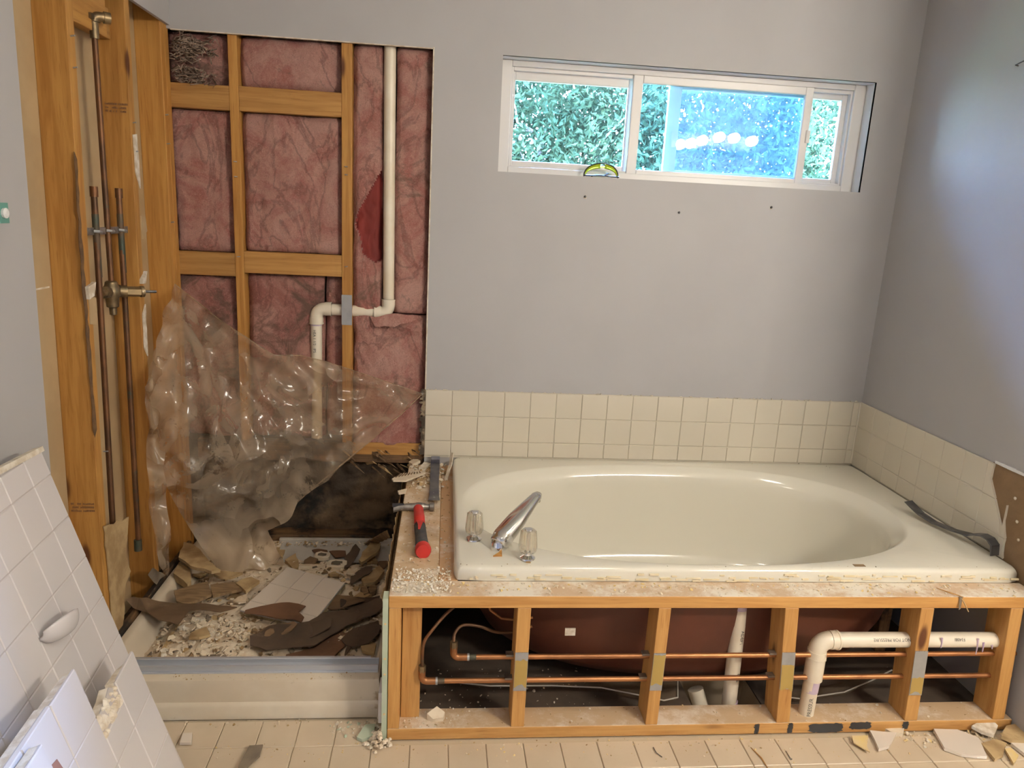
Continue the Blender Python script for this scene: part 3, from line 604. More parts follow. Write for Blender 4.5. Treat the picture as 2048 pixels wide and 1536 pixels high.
# torn scraps of drywall still nailed to the studs
def scrap(name, x, poly, mat, th=.004):
    b = MB(); prism_x(b, x-th, x, poly); return b.build(name, mat, wall_left, fix=True)
rs = random.Random(3)
def rough_poly(poly, j=.006, step=.03):
    out = []
    for i, (a, b) in enumerate(poly):
        c, e = poly[(i+1) % len(poly)]; n = max(1, int(math.hypot(c-a, e-b)/step))
        out += [(a+(c-a)*k/n+rs.uniform(-j, j), b+(e-b)*k/n+rs.uniform(-j, j)) for k in range(n)]
    return out
scrap('torn_drywall', -.953, rough_poly([(-.760, .515), (-.60, .474), (-.625, .38), (-.633, .338), (-.61, .289), (-.655, .26), (-.684, .15), (-.76, .03)]), M['tan_board'])
scrap('torn_drywall', -.955, rough_poly([(-.35, 1.70), (-.325, 1.71), (-.325, 1.53), (-.352, 1.58)], .004), M['gypsum'])
scrap('torn_drywall', -.955, rough_poly([(-.335, 1.45), (-.295, 1.44), (-.29, 1.39), (-.335, 1.37)], .005), M['drywall_back'])
scrap('torn_drywall', -.957, rough_poly([(-.735, 1.22), (-.69, 1.21), (-.70, 1.13), (-.735, 1.14)], .004), M['drywall_back'])
scrap('torn_drywall', -.95, rough_poly([(-.37, 1.24), (-.325, 1.26), (-.34, 1.22), (-.372, 1.225)], .004), M['gypsum'], .012)
scrap('torn_drywall', -.955, rough_poly([(-.371, 1.12), (-.345, 1.15), (-.35, .97), (-.372, 1.0)], .004), M['gypsum'])
scrap('torn_drywall', -.950, rough_poly([(-.745, 1.25), (-.70, 1.26), (-.71, 1.22), (-.745, 1.215)], .004), M['gypsum'], .012)
# dark glue stain on the front stud's edge, nails on all of them
scrap('glue_stain', -.9592, rough_poly([(-.742, 1.62), (-.733, 1.60), (-.738, 1.45), (-.748, .82), (-.764, .80), (-.758, 1.30)], .004), M['glue'], .002)
for y, zz in ((-.70, (1.92, 1.84, .74)), (-.332, (1.74, 1.65)), (-.045, (1.80, 1.70, 1.42)), ):
    for z in zz: MB().tube([(-.962, y-.01, z), (-.948, y-.012, z+.002)], .0022, 6).build('nail', M['plate'], wall_left)
for st, zz in ((stA, (1.655, 1.60, 1.30)), (stB, (1.66, 1.63, 1.28))):
    x = WL[st.name].x
    for z in zz: MB().tube([(x+.003, .015, z), (x-.006, .004, z)], .002, 6).build('nail', M['plate'], wall_back)
np_ = MB().box(-.3435, -.3025, .0105, .0125, 1.047, 1.168).build('nail_plate', M['plate'], wall_back)
# faded lumber-grade stamps (unreadable specks of ink in the photo)
for (y_, zc_, x0_) in ((-.3585, 1.79, -1.035), (-.7705, .59, -1.04)):
    b = MB()
    for r_ in range(3):
        x_ = x0_
        while x_ < x0_+.066:
            q_ = rs.uniform(.0015, .004); h_ = rs.choice([.004, .0055, .006])
            if rs.random() < .8: b.box(x_, x_+q_, y_-.0018-.0004*r_, y_+.003, zc_-r_*.011, zc_-r_*.011+h_)
            x_ += q_+.0016
    b.build('grade_stamp', M['paper_print'], wall_left)
# ---- rear part of the room, behind the camera
struct(MB().box(-1.3, 3.3, -4.0, -3.4, 0, 2.62).build('wall_rear', M['paint']), 'grey wall behind the camera')
struct(MB().box(3.2, 3.3, -3.4, -1.2, 0, 2.62).build('wall_far', M['paint']), 'grey far end wall of the vanity side')
# ---- window
win = bpy.data.objects.new('window_1', None); COL.objects.link(win); place(win, (1.0, .09, WZ0)); struct(win, 'wide white vinyl sliding window high in the back wall', 'window')
def ring(x0, x1, z0, z1, wl_, wr_, wb_, wt_, y0, y1):
    b = MB(); b.box(x0, x0+wl_, y0, y1, z0, z1); b.box(x1-wr_, x1, y0, y1, z0, z1); b.box(x0+wl_, x1-wr_, y0, y1, z0, z0+wb_); b.box(x0+wl_, x1-wr_, y0, y1, z1-wt_, z1); return b
ring(WX0, WX1, WZ0, WZ1, .043, .048, .026, .022, .068, .128).build('window_frame', M['vinyl'], win, bevel=.003)
ring(WX0+.043, WX1-.048, WZ0+.026, WZ1-.022, .008, .008, .008, .014, .08, .124).build('frame_track', M['vinyl'], win, bevel=.002)
sa = ring(.306, .80, 1.706, 2.068, .012, .03, .02, .04, .098, .114).build('left_sash', M['vinyl'], win, bevel=.002)
MB().box(.316, .772, .105, .108, 1.722, 2.03).build('pane', M['glass'], sa)
sc_ = ring(.94, 1.69, 1.706, 2.068, .052, .024, .02, .03, .104, .122).build('right_sash', M['vinyl'], win, bevel=.002)
MB().box(.99, 1.668, .112, .115, 1.722, 2.04).build('pane', M['glass'], sc_)
MB().box(.99, 1.515, .1235, .1245, 1.722, 2.04).build('insect_screen', M['screen'], sc_)
sb = ring(.782, 1.526, 1.694, 2.074, .04, .033, .023, .03, .07, .09).build('sliding_sash', M['vinyl'], win, bevel=.003)
MB().box(.82, 1.495, .083, .086, 1.715, 2.046).build('pane', M['glass_blue'], sb)
MB().box(1.514, 1.530, .062, .072, 1.86, 1.91).build('latch', M['vinyl'], sb, bevel=.002)
for z in (1.76, 1.97): MB().lathe([(.005, 0), (.004, .004)], (.309, .098, z), 8, axis=(0, -1, 0)).build('screw_cap', M['vinyl'], sa)
# ================================================================== OUTSIDE
struct(MB().box(-12, 14, .16, 30, -.9, -.8).build('ground', M['grass']), 'lawn outside the window', 'ground')
def tree(x, y, label, seed, n=30000, h=3.6, r=1.5, big=1.0):
    rd = random.Random(seed); root = thing('leafy_tree', (x, y, -.8), label, 'tree', 'trees outside the window')
    tr_ = MB(); p = Vector((x, y, -.8)); pts = [p]
    for k in range(6): p = p+Vector((rd.uniform(-.08, .08), rd.uniform(-.05, .05), h/7)); pts.append(p)
    tr_.tube(pts, [.10-.012*i for i in range(7)], 10); tr_.build('trunk', M['bark'], root, smooth='all')
    lf = MB()
    for b in range(14):
        q0 = pts[2+b % 5]; a = rd.uniform(0, 6.28); L = rd.uniform(.5, 1.2)
        q1 = q0+Vector((math.cos(a)*L*.5, math.sin(a)*L*.5, .25)); q2 = q1+Vector((math.cos(a+.3)*L*.5, math.sin(a+.3)*L*.5, .45))
        MB().tube([q0, q1, q2], [.03, .018, .006], 6).build('branch', M['bark'], root, smooth='all')
    for k in range(n):
        while True:
            q = Vector((rd.uniform(-1, 1), rd.uniform(-1, 1), rd.uniform(-1, 1)))
            if q.length < 1: break
        c = Vector((x+q.x*r, y+q.y*r*.7, -.8+h*.72+q.z*h*.5))
        if noise.noise(c*1.7+Vector((seed, 0, 0))) < -.30: continue
        s_ = big*rd.uniform(.024, .044); u = Vector((rd.uniform(-1, 1), rd.uniform(-1, 1), rd.uniform(-1.3, .3))).normalized(); v_ = u.orthogonal().normalized()
        a = rd.uniform(0, 6.28); v_ = (Matrix.Rotation(a, 3, u) @ v_); nn = u.cross(v_)*s_*.25
        lf.add([c-u*s_, c+v_*s_*.45+nn, c+u*s_*1.1, c-v_*s_*.45+nn], [(0, 1, 2), (0, 2, 3)])
    f = lf.build('foliage', M['leaf'], root); f['kind'] = 'stuff'
tree(1.0, 4.6, 'leafy green tree seen through the left window pane', 11)
tree(2.35, 4.2, 'leafy tree filling the middle of the window behind blue glass', 12)
tree(3.9, 4.8, 'leafy tree outside showing in the narrow right window pane', 13)
for k, (x, y, lb) in enumerate(((-1.0, 4.3, 'leafy tree just left of the window view, outside'), (-3.3, 3.7, 'second leafy tree left of the window view, outside'), (-5.6, 3.6, 'third leafy tree left of the window view, outside'))):
    tree(x, y, lb, 15+k, 14000, 5.4, 1.9, 1.9)  # unseen trees, added only to shape the daylight on the right wall
tree(2.0, 6.6, 'farther tree outside behind the gap between the nearer trees', 14, 26000, 4.6, 2.0)
# ================================================================== INSULATION
def inside(px, pz, poly):
    r = False; n = len(poly)
    for i in range(n):
        (a, b), (c, e) = poly[i], poly[(i+1) % n]
        if (b > pz) != (e > pz) and px < (c-a)*(pz-b)/(e-b)+a: r = not r
    return r
def batt(x0, x1, z0, z1, yf, label, mat='pink', amp=.010, seed=0, hole=None, sag=0):
    dx = .0045 if hole else .007; nx = max(6, int((x1-x0)/dx)); nz = max(8, int((z1-z0)/(dx*1.25))); b = MB()
    for j in range(nz+1):
        for i in range(nx+1):
            u, v = i/nx, j/nz; x = x0+(x1-x0)*u; z = z0+(z1-z0)*v
            e = min(u, 1-u)*(x1-x0); ez = min(v, 1-v)*(z1-z0)
            edge = math.exp(-(e/.012)**2)*.022+math.exp(-(ez/.012)**2)*.014
            q = Vector((x*9+seed*5, z*5.5, seed*1.7))
            y = yf+edge-amp*1.5*noise.fractal(q, 1, 2.1, 5)-amp*.8*abs(noise.noise(q*3.1+Vector((noise.noise(q*2), 0, 0))))
            if sag: y -= sag*math.sin(math.pi*u)*(1-v)
            if hole and inside(x, z, hole): y += .022
            x += .004*noise.noise(q*2+Vector((9, 9, 9)))
            b.v.append(Vector((x, max(y, .004), z)))
    for j in range(nz):
        for i in range(nx):
            a = j*(nx+1)+i; m = 0
            if hole and inside(x0+(x1-x0)*(i+.5)/nx, z0+(z1-z0)*(j+.5)/nz, hole): m = 1
            b.f.append((a, a+1, a+nx+2, a+nx+1)); b.mi.append(m)
    # back and sides, so that the batt has its real thickness
    n0 = len(b.v); rim = [i for i in range(nx+1)]+[j*(nx+1)+nx for j in range(1, nz+1)]+[nz*(nx+1)+i for i in range(nx-1, -1, -1)]+[j*(nx+1) for j in range(nz-1, 0, -1)]
    for i in rim: p = b.v[i]; b.v.append(Vector((p.x, .118, p.z)))
    m = len(rim)
    for k in range(m): b.f.append((rim[k], n0+k, n0+(k+1) % m, rim[(k+1) % m])); b.mi.append(0)
    b.f.append(tuple(n0+k for k in range(m))[::-1]); b.mi.append(0)
    o = b.build('insulation_batt', [M[mat], M['red_kraft']], smooth='all', fix=True)
    return tag(o, label, 'insulation', 'pink fiberglass batts between the studs')
batt(-.985, -.753, 1.926, 2.105, .045, 'small dirty pink batt above the upper blocking beside the corner stud', 'pink_dirty', .014, 1)
batt(-.985, -.753, 1.314, 1.836, .042, 'tall pink batt between the two blockings, nearest the corner stud', 'pink', .010, 2)
batt(-.985, -.753, .56, 1.220, .046, 'dark creased pink batt under the lower blocking, behind the film top', 'pink_dirty', .014, 3)
batt(-.718, -.344, 1.928, 2.105, .040, 'wide short pink batt above the upper blocking between the studs', 'pink', .013, 4)
batt(-.718, -.344, 1.324, 1.837, .036, 'largest pink batt, centred between two studs and two blockings', 'pink', .011, 5)
batt(-.718, -.420, .56, 1.236, .044, 'greyish pink batt under the lower blocking beside the drain elbow', 'pink_dirty', .012, 6)
batt(-.415, -.345, .56, 1.234, .066, 'narrow reddish batt strip squeezed between elbow and nail-plated stud', 'pink', .010, 7)
batt(-.302, -.190, 1.09, 2.105, .034, 'tall pink batt left of the vent pipe with a dark red torn patch', 'pink', .008, 8, hole=[(-.193, 1.66), (-.235, 1.58), (-.285, 1.49), (-.296, 1.44), (-.275, 1.40), (-.262, 1.33), (-.215, 1.30), (-.186, 1.31)])
batt(-.140, -.002, 1.10, 2.105, .030, 'tall clean pink batt between the vent pipe and the cut drywall edge', 'pink', .007, 9)
batt(-.302, -.004, .53, 1.092, .034, 'crumpled pink batt bulging below the horizontal pipe run', 'pink', .016, 10, sag=.012)
tf = MB()
for k in range(260):   # loose fluff in the top left corner
    p = Vector((random.choice([random.uniform(-.94, -.86), random.uniform(-.94, -.80)]), random.uniform(.014, .03), random.choice([random.uniform(1.925, 1.975), random.uniform(2.0, 2.07), random.uniform(2.03, 2.09)])))
    pts = [p+Vector((random.uniform(-.035, .035), random.uniform(-.010, .006), random.uniform(-.018, .018)))*(i/4)+Vector((0, -.004*(i % 2), .004*(i % 2))) for i in range(5)]
    tf.tube(pts, [.001, .002, .0025, .002, .0006], 4)
stuff(tf.build('loose_fluff', pm('grey_fluff', (.40, .30, .23), (.22, .15, .11), 30, rough=1, bump=.8, bscale=120, bdist=.004), smooth='all'), 'loose grey insulation fluff in the top corner of the shower bay')['category'] = 'insulation'
# torn flap of batt hanging on the pipe elbow
slab('batt_flap', [(-.23, .018, 1.085), (-.06, .012, 1.105), (-.05, .0, 1.085), (-.13, -.012, 1.055), (-.21, .0, 1.05)], M['pink'], .006, .012, 20, .006, 2)
tag(bpy.data.objects['batt_flap'], 'torn flap of pink batt hanging under the pipe elbow', 'insulation')

# ================================================================== VENT / DRAIN PIPE IN THE BACK WALL
PY = .046; pr = .0225; fr_ = .0275
pipe = thing('drain_pipe', (-.3, PY, .55), 'white plastic drain pipe stepping sideways through the nail-plated stud', 'pipe')
MB().tube([(-.1665, PY, 2.2), (-.1605, PY, 1.13)], pr, 18).build('pipe', M['pvc'], pipe, smooth=True)
MB().tube([(-.20, PY, 1.098), (-.42, PY, 1.104)], pr, 18).build('pipe', M['pvc'], pipe, smooth=True)
MB().tube([(-.449, PY, 1.06), (-.452, PY, .56)], pr, 18).build('pipe', M['pvc'], pipe, smooth=True)
def elbow(c, a, b, r, sock, mat, parent, name='elbow', fr=.0275):
    a, b, c = Vector(a).normalized(), Vector(b).normalized(), Vector(c); m = MB(); ar = arc(c, a, b, r)
    m.tube([c+a*(r+.001)]+ar+[c+b*(r+.001)], fr-.002, 18)
    for q in (a, b): m.tube([c+q*r, c+q*(r+sock)], fr, 18); m.tube([c+q*(r+sock-.005), c+q*(r+sock)], fr+.0015, 18)
    return m.build(name, mat, parent, smooth=True)
elbow((-.1605, PY, 1.098), (0, 0, 1), (-1, 0, 0), .030, .026, M['pvc'], pipe)
elbow((-.449, PY, 1.104), (1, 0, 0), (0, 0, -1), .034, .028, M['pvc'], pipe)
MB().tube([(-.385, PY, 1.103), (-.347, PY, 1.103)], pr+.0006, 18).build('primer_ring', M['primer_pvc'], pipe, smooth=True)
MB().tube([(-.4492, PY, 1.046), (-.4492, PY, 1.036)], pr+.0008, 18).build('primer_ring', M['purple'], pipe, smooth=True)
def on_v(cx, cy, z0, r, th0=0.0):  # text running down a vertical pipe, facing the room
    return lambda x, y: (cx+(r+.0006)*math.sin(th0+y/r), cy-(r+.0006)*math.cos(th0+y/r), z0-x)
text_mesh('lettering', 'HEA 1 1/2   IPS', .015, on_v(-.4505, PY, 1.02, pr, -.35), M['ink'], pipe)

# ================================================================== SHOWER PLUMBING ON THE LEFT WALL
sp = thing('shower_plumbing', (-.985, -.52, .27), 'tarnished copper shower pipes and brass valve between the bare studs', 'plumbing')
px_ = -.985
MB().tube([(px_, -.511, 1.99), (px_, -.521, 1.24)], .0085, 12).build('riser_pipe', M['old_copper'], sp, smooth=True)
eb_ = MB(); eb_.tube([(px_, -.511, 1.955), (px_, -.511, 2.0)], .0125, 14); eb_.tube(arc((px_, -.511, 2.018), (0, 0, -1), (.8, .6, 0), .016)+[(px_+.03, -.488, 2.018)], .0135, 14); eb_.tube([(px_+.022, -.494, 2.018), (px_+.036, -.484, 2.018)], .017, 14)
eb_.box(px_-.008, px_+.008, -.54, -.482, 2.005, 2.02); eb_.build('shower_elbow', M['brass'], sp, smooth=True)
for nm, yt, ym, yb, zb in (('hot', -.591, -.602, -.640, .44), ('cold', -.423, -.430, -.462, .29)):
    p = MB().tube([(px_, yt, 1.515), (px_, ym, 1.254), (px_, yb, zb)], .009, 12).build('supply_pipe', M['old_copper'], sp, smooth=True)
    MB().tube([(px_, yt-.003, 1.45), (px_, ym+.002, 1.262)], .0096, 12).build('verdigris_sleeve', M['green_copper'], p, smooth=True)
    MB().tube([(px_, yt, 1.50), (px_, yt+.001, 1.53)], .0115, 12).build('end_cap', M['old_copper'], p, smooth=True)
MB().tube([(px_, -.465, .33), (px_, -.467, .29)], .013, 12).build('coupling', M['green_copper'], sp, smooth=True)
vb = MB(); vb.lathe([(.008, -.075), (.011, -.073), (.011, -.052), (.018, -.048), (.020, -.02), (.026, -.012), (.026, .012), (.02, .02), (.018, .03), (.013, .034)], (px_, -.523, 1.21), 16)
vb.tube([(px_, -.60, 1.212), (px_, -.43, 1.208)], .0125, 12); vb.tube([(px_, -.578, 1.212), (px_, -.552, 1.211)], .018, 8); vb.tube([(px_, -.494, 1.21), (px_, -.468, 1.209)], .018, 8)
vb.build('valve_body', M['brass'], sp, smooth=True)
vs = MB(); vs.tube([(px_, -.515, 1.21), (px_+.03, -.49, 1.208)], .019, 14); vs.tube([(px_+.03, -.49, 1.208), (px_+.062, -.462, 1.206)], .0165, 6); vs.tube([(px_+.062, -.462, 1.206), (px_+.07, -.455, 1.206)], .0185, 14)
vst = vs.build('valve_bonnet', M['brass'], sp, smooth=True)
MB().tube([(px_+.068, -.457, 1.206), (px_+.10, -.43, 1.204)], .0045, 8).build('valve_stem', M['dark_steel'], vst, smooth=True)
strap = MB(); strap.box(px_-.012, px_-.002, -.665, -.36, 1.388, 1.410); stp = strap.build('pipe_strap', M['steel'], sp, bevel=.002)
for y in (-.597, -.514, -.427): MB().tube([(px_, y-.014, 1.40), (px_+.012, y-.008, 1.399), (px_+.013, y+.006, 1.398), (px_, y+.014, 1.398)], .0045, 8).build('clip', M['plate'], stp, smooth=True)

# ================================================================== TUB FRAME
D = -1.085; zt = .465
tf_ = thing('tub_framing', (.9, -.6, 0), 'bare wooden stud frame boxing in the bathtub, front open', 'frame')
tx0, tx1 = -.0625, 1.896
MB().box(tx0, tx1, D, D+.089, zt-.038, zt).build('top_plate', M['white_dusty_x'], tf_, bevel=.003)
bp = MB().box(tx0, tx1, D, D+.089, 0, .038).build('bottom_plate', M['dusty_x'], tf_, bevel=.003)
MB().box(tx0, .074, D+.0895, -.004, zt-.036, zt+.0012).build('side_plate', M['dusty_y'], tf_, bevel=.003)
MB().box(.0745, .130, D+.0895, -.004, zt-.038, zt-.0008).build('side_plate', M['frame_y'], tf_, bevel=.002)
st_spec = [(-.045, -.045, .0165), (.319, .319, .0195), (.7285, .7245, .0185), (1.112, 1.1385, .021), (1.5365, 1.5545, .021), (1.826, 1.848, .020)]
studs = []
for xt, xb, hw in st_spec: studs.append(stud('stud', (xb, D+.0445, .038), (xt, D+.0445, zt-.038), hw, .0442, M['frame_z'], tf_))
stud('stud', (.0005, D+.0685, .038), (.002, D+.0685, zt-.038), .0275, .0195, M['frame_z'], tf_)
for y in (-.72, -.36): stud('stud', (-.03, y, 0), (-.03, y, zt-.038), .0195, .0195, M['rot_z'], tf_)
MB().box(1.70, 1.74, -.66, -.57, 0, zt-.05).build('stud', M['rot_z'], tf_, bevel=.002)
for i, (za, zb, oc) in {1: (.160, .288, (.178, .262)), 2: (.156, .283, (.178, .276)), 3: (.156, .283, (.156, .240)), 4: (.130, .285, (.140, .192))}.items():
    xt, xb, hw = st_spec[i]; f = lambda z: xb+(xt-xb)*(z-.038)/(zt-.076)
    b = MB(); teeth = 8; top = []; bot = []
    for k in range(teeth*2+1):
        u = -hw*.98+2*hw*.98*k/(teeth*2); top.append((u, zb-(.003 if k % 2 else 0))); bot.append((u, za+(.003 if k % 2 else 0)))
    poly = bot+top[::-1]; n = len(poly); y0 = D-.0018
    b.add([(f(z)+u, y0, z) for u, z in poly]+[(f(z)+u, D+.0002, z) for u, z in poly], [tuple(range(n)), tuple(range(2*n-1, n-1, -1))]+[(k, n+k, n+(k+1) % n, (k+1) % n) for k in range(n)])
    pl = b.build('nail_plate', M['plate'], studs[i], fix=True)
    z0, z1 = oc; b = MB(); q = []
    for k in range(15): u = -hw*.93+hw*1.86*k/14; q.append((u, z0+.006*noise.noise(Vector((u*90, i, 0)))-(.004*math.cos(k/14*6.28))))
    for k in range(15): u = hw*.93-hw*1.86*k/14; q.append((u, z1+.006*noise.noise(Vector((u*90, i, 4)))))
    m = len(q); b.add([(f(z)+u, y0-.0006, z) for u, z in q], [tuple(range(m))]); b.build('overspray', M['ochre'], pl, solid=.0004)
def smear(x0, x1, z0, z1, mat, name='black_mark'):
    n = 56; q = []
    for k in range(n):
        a = 2*math.pi*k/n; c, s = math.cos(a), math.sin(a); u = abs(c)**.4*math.copysign(1, c); v = abs(s)**.4*math.copysign(1, s)
        q.append(((x0+x1)/2+u*(x1-x0)/2*(1+.22*noise.noise(Vector((k*1.3, x0*9, 0)))*(3 if x1-x0 < .03 else 1)), (z0+z1)/2+v*(z1-z0)/2*(1+.22*noise.noise(Vector((k*1.7, 3, x0))))))
    MB().add([(x, D-.0006, z) for x, z in q], [tuple(range(n))]).build(name, mat, bp, solid=.0006)
for x0, x1, z0, z1 in ((1.049, 1.064, .002, .036), (1.155, 1.172, .003, .036), (1.223, 1.335, .003, .034), (1.355, 1.425, .012, .037), (1.53, 1.548, .010, .036)): smear(x0, x1, z0, z1, M['black_paint'])
# green board end panel with the last tiles on its shower side
gp = thing('end_panel', (-.07, -.55, 0), 'green-edged gypsum board closing the tub frame on the shower side', 'board')
MB().box(-.0785, -.0635, -1.087, -1.045, .0, .458).build('board', M['greenboard'], gp)
MB().box(-.0765, -.0640, -1.0445, -.01, .0, .40).build('board_core', M['woodback'], gp)
b = MB(); m_ = 70
for k in range(m_+1):
    y = -1.04+1.0*k/m_; nn = noise.noise(Vector((y*16, 1, 0))); n2 = noise.noise(Vector((y*45, 7, 0)))
    b.v += [Vector((-.0785, y, .36)), Vector((-.0795-.004*abs(nn), y, .42)), Vector((-.080-.012*abs(nn)-.004*n2, y, .446+.018*nn+.012*n2))]
for k in range(m_): a = 3*k; b.f += [(a, a+3, a+4, a+1), (a+1, a+4, a+5, a+2)]; b.mi += [0, 0]
b.build('torn_paper_edge', M['tan_board'], gp, solid=.0016)
for z in (.10, .21, .31):
    MB().box(-.089, -.079, -1.075, -1.0, z-.05, z+.05 if z < .3 else z+.03).build('tile', M['panel_tile'], gp, bevel=.001) if z < .2 else None
for z in (.09, .22, .27, .38): MB().lathe([(.003, 0), (.0035, .001), (.001, .0016)], (-.071, -1.087, z), 8, axis=(0, -1, 0)).build('nail', M['yellow_crumb'], gp)
b = MB()
for k in range(60):
    p = Vector((-.085+random.gauss(0, .018), -1.095+random.gauss(0, .02), 0)); s_ = random.uniform(.003, .010)
    b.lathe([(s_*.3, 0), (s_, s_*.5), (s_*.5, s_*1.2)], (p.x, p.y, -.001+max(0, .03-abs(p.x+.08))*random.random()*1.4), 5)
stuff(tag(b.build('rotted_crumbs', M['rubble']), 'pile of rotted crumbs at the foot of the tub frame corner', 'debris'))

# ================================================================== BATHTUB
tub = thing('bathtub', (1.0, -.5, .06), 'cream oval drop-in bathtub with faucet deck', 'bathtub')
cx_, cy_, A_, B_, NE = .947, -.527, .800, .450, 2.35
x0, x1, y0, y1 = .118, 1.896, -1.0, -.012
angs = sorted([2*math.pi*k/144 for k in range(144)]+[math.atan2(yy-cy_, xx-cx_) % (2*math.pi) for xx in (x0, x1) for yy in (y0, y1)])
def rect_pt(a, ins=0, cr=.03):
    c, s = math.cos(a), math.sin(a); tx = ((x1-ins-cx_) if c > 0 else (x0+ins-cx_))/c if abs(c) > 1e-9 else 1e9; ty = ((y1-ins-cy_) if s > 0 else (y0+ins-cy_))/s if abs(s) > 1e-9 else 1e9
    t_ = min(tx, ty); x, y = cx_+c*t_, cy_+s*t_
    for X in (x0+ins+cr, x1-ins-cr):
        for Y in (y0+ins+cr, y1-ins-cr):
            if (x-X)*(1 if X > cx_ else -1) > 0 and (y-Y)*(1 if Y > cy_ else -1) > 0:
                v = Vector((x-X, y-Y)); v = v.normalized()*cr; x, y = X+v.x, Y+v.y
    return x, y
def ell(a, k, dx=0):
    c, s = math.cos(a), math.sin(a); r = ((abs(c)/A_)**NE+(abs(s)/B_)**NE)**(-1/NE); return cx_+dx+c*r*k, cy_+s*r*k
zr = .509; b = MB(); rings = []
for ins, z in ((0, zt+.0015), (0, .478), (.001, .495), (.004, .503), (.010, .5075), (.018, zr)): rings.append([(*rect_pt(a, ins), z) for a in angs])
for k, z in ((1.0, zr), (.992, .5075), (.982, .503), (.955, .484), (.942, .474), (.932, .462), (.922, .43), (.90, .33), (.87, .22), (.83, .14), (.76, .095), (.5, .082), (.2, .078)): rings.append([(*ell(a, k), z) for a in angs])
n = len(angs)
for r in rings: b.v += [Vector(p) for p in r]
for j in range(len(rings)-1):
    for k in range(n): k2 = (k+1) % n; b.f.append((j*n+k, j*n+k2, (j+1)*n+k2, (j+1)*n+k)); b.mi.append(0)
b.v.append(Vector((cx_, cy_, .076))); c_ = len(b.v)-1; e = (len(rings)-1)*n
for k in range(n): b.f.append((e+k, e+(k+1) % n, c_)); b.mi.append(0)
basin = b.build('basin', M['tub'], tub, smooth='all')
b = MB(); rings = []
for k, z in ((1.02, .470), (1.0, .40), (.985, .30), (.95, .20), (.89, .115), (.80, .066), (.3, .060)): rings.append([(*ell(a, k), z) for a in angs])
for r in rings: b.v += [Vector(p) for p in r]
for j in range(len(rings)-1):
    for k in range(n): k2 = (k+1) % n; b.f.append((j*n+k2, j*n+k, (j+1)*n+k, (j+1)*n+k2)); b.mi.append(0)
b.f.append(tuple((len(rings)-1)*n+k for k in range(n))); b.mi.append(0)
shell = b.build('underside', M['shell'], tub, smooth='all')
MB().box(.462, .494, -.978, -.974, .272, .296).build('sticker', M['gypsum'], shell)
# old glue along the front lip, flecks on the rim
b = MB()
for k in range(80):
    x = random.uniform(.14, 1.86); z = random.choice([.487, .479, .472])+random.uniform(-.003, .003); L = random.uniform(.004, .05)
    b.box(x, x+L, y0-.0025-random.uniform(0, .002), y0+.001, z-.002, z+random.uniform(.001, .004))
stuff(b.build('dried_glue', pm('pale_glue', (.68, .57, .36), (.72, .63, .46), 30, rough=.9), tub))
MB().box(1.352, 1.388, -.981, -.966, zr-.0005, zr+.0008).build('scuff_mark', M['woodback'], tub)
# ---- faucet: two acrylic handles and a chrome spout
def handle(x, y, label):
    t_ = thing('faucet_handle', (x, y, zr), label, 'faucet handle', 'faucet handles on the tub deck')
    MB().lathe([(.0225, 0), (.0245, .003), (.0235, .007), (.016, .011), (.011, .014), (.010, .024)], (x, y, zr), 28).build('base_flange', M['chrome'], t_, smooth=True)
    kb = MB().lathe([(.014, .022), (.0225, .0245), (.0268, .032), (.0272, .040), (.0255, .060), (.0236, .080), (.0226, .089), (.0195, .0928), (.013, .094)], (x, y, zr), 64, flute=(9, .075, 1, 6)).build('knob', M['acrylic'], t_, smooth='all')
    MB().lathe([(.004, .012), (.006, .03), (.006, .085)], (x, y, zr), 10).build('stem', M['chrome'], t_, smooth=True)
    MB().lathe([(.0115, .0925), (.0125, .094), (.0115, .0965), (.006, .0975)], (x, y, zr), 24).build('cap', M['chrome'], kb, smooth=True)
handle(.181, -.817, 'clear fluted acrylic faucet handle at the rear, left of the spout')
handle(.337, -.943, 'clear fluted acrylic faucet handle at the front edge of the tub')
spout = thing('tub_spout', (.252, -.875, zr), 'long chrome tub spout rising diagonally with reddish spots', 'faucet')
b = MB(); ns = 18; nk = 20; base = Vector((.252, -.878, zr+.0)); tip = Vector((.390, -.745, .640)); hd = Vector((.138, .133, 0)).normalized(); side = Vector((hd.y, -hd.x, 0))
for j in range(ns+1):
    u = j/ns; s_ = (tip-base); c = base+Vector((s_.x, s_.y, 0))*u+Vector((0, 0, s_.z*(.13+.87*u)-(.028*math.sin(math.pi*u)*.3)+ (.012*math.sin(math.pi*min(1, u*1.0)))))
    wd = .030*(1-u)**1.1+.0160; wd = min(wd, .0315); ht = .021*(1-u)**1.3+.0115; tan = (s_.normalized()); nrm = side.cross(tan).normalized()
    if u < .12: sc = .80+.20*(u/.12); wd *= sc; ht *= sc
    if u > .94: sc = 1-.35*((u-.94)/.06)**2; wd *= sc; ht *= sc
    for k in range(nk):
        a = 2*math.pi*k/nk; ca, sa = math.cos(a), math.sin(a)
        b.v.append(c+side*wd*abs(ca)**.75*math.copysign(1, ca)+nrm*ht*abs(sa)**.75*math.copysign(1, sa))
for j in range(ns):
    for k in range(nk): k2 = (k+1) % nk; b.f.append((j*nk+k, j*nk+k2, (j+1)*nk+k2, (j+1)*nk+k)); b.mi.append(0)
b.f.append(tuple(range(nk))[::-1]); b.f.append(tuple(ns*nk+k for k in range(nk))); b.mi += [0, 0]
b.build('spout_body', M['chrome_red'], spout, smooth='all', fix=True)
b = MB(); bc = base+hd*.004; b.lathe([(.026, 0), (.027, .004), (.025, .014), (.022, .026)], bc, 24); b.build('base_collar', M['chrome'], spout, smooth=True)
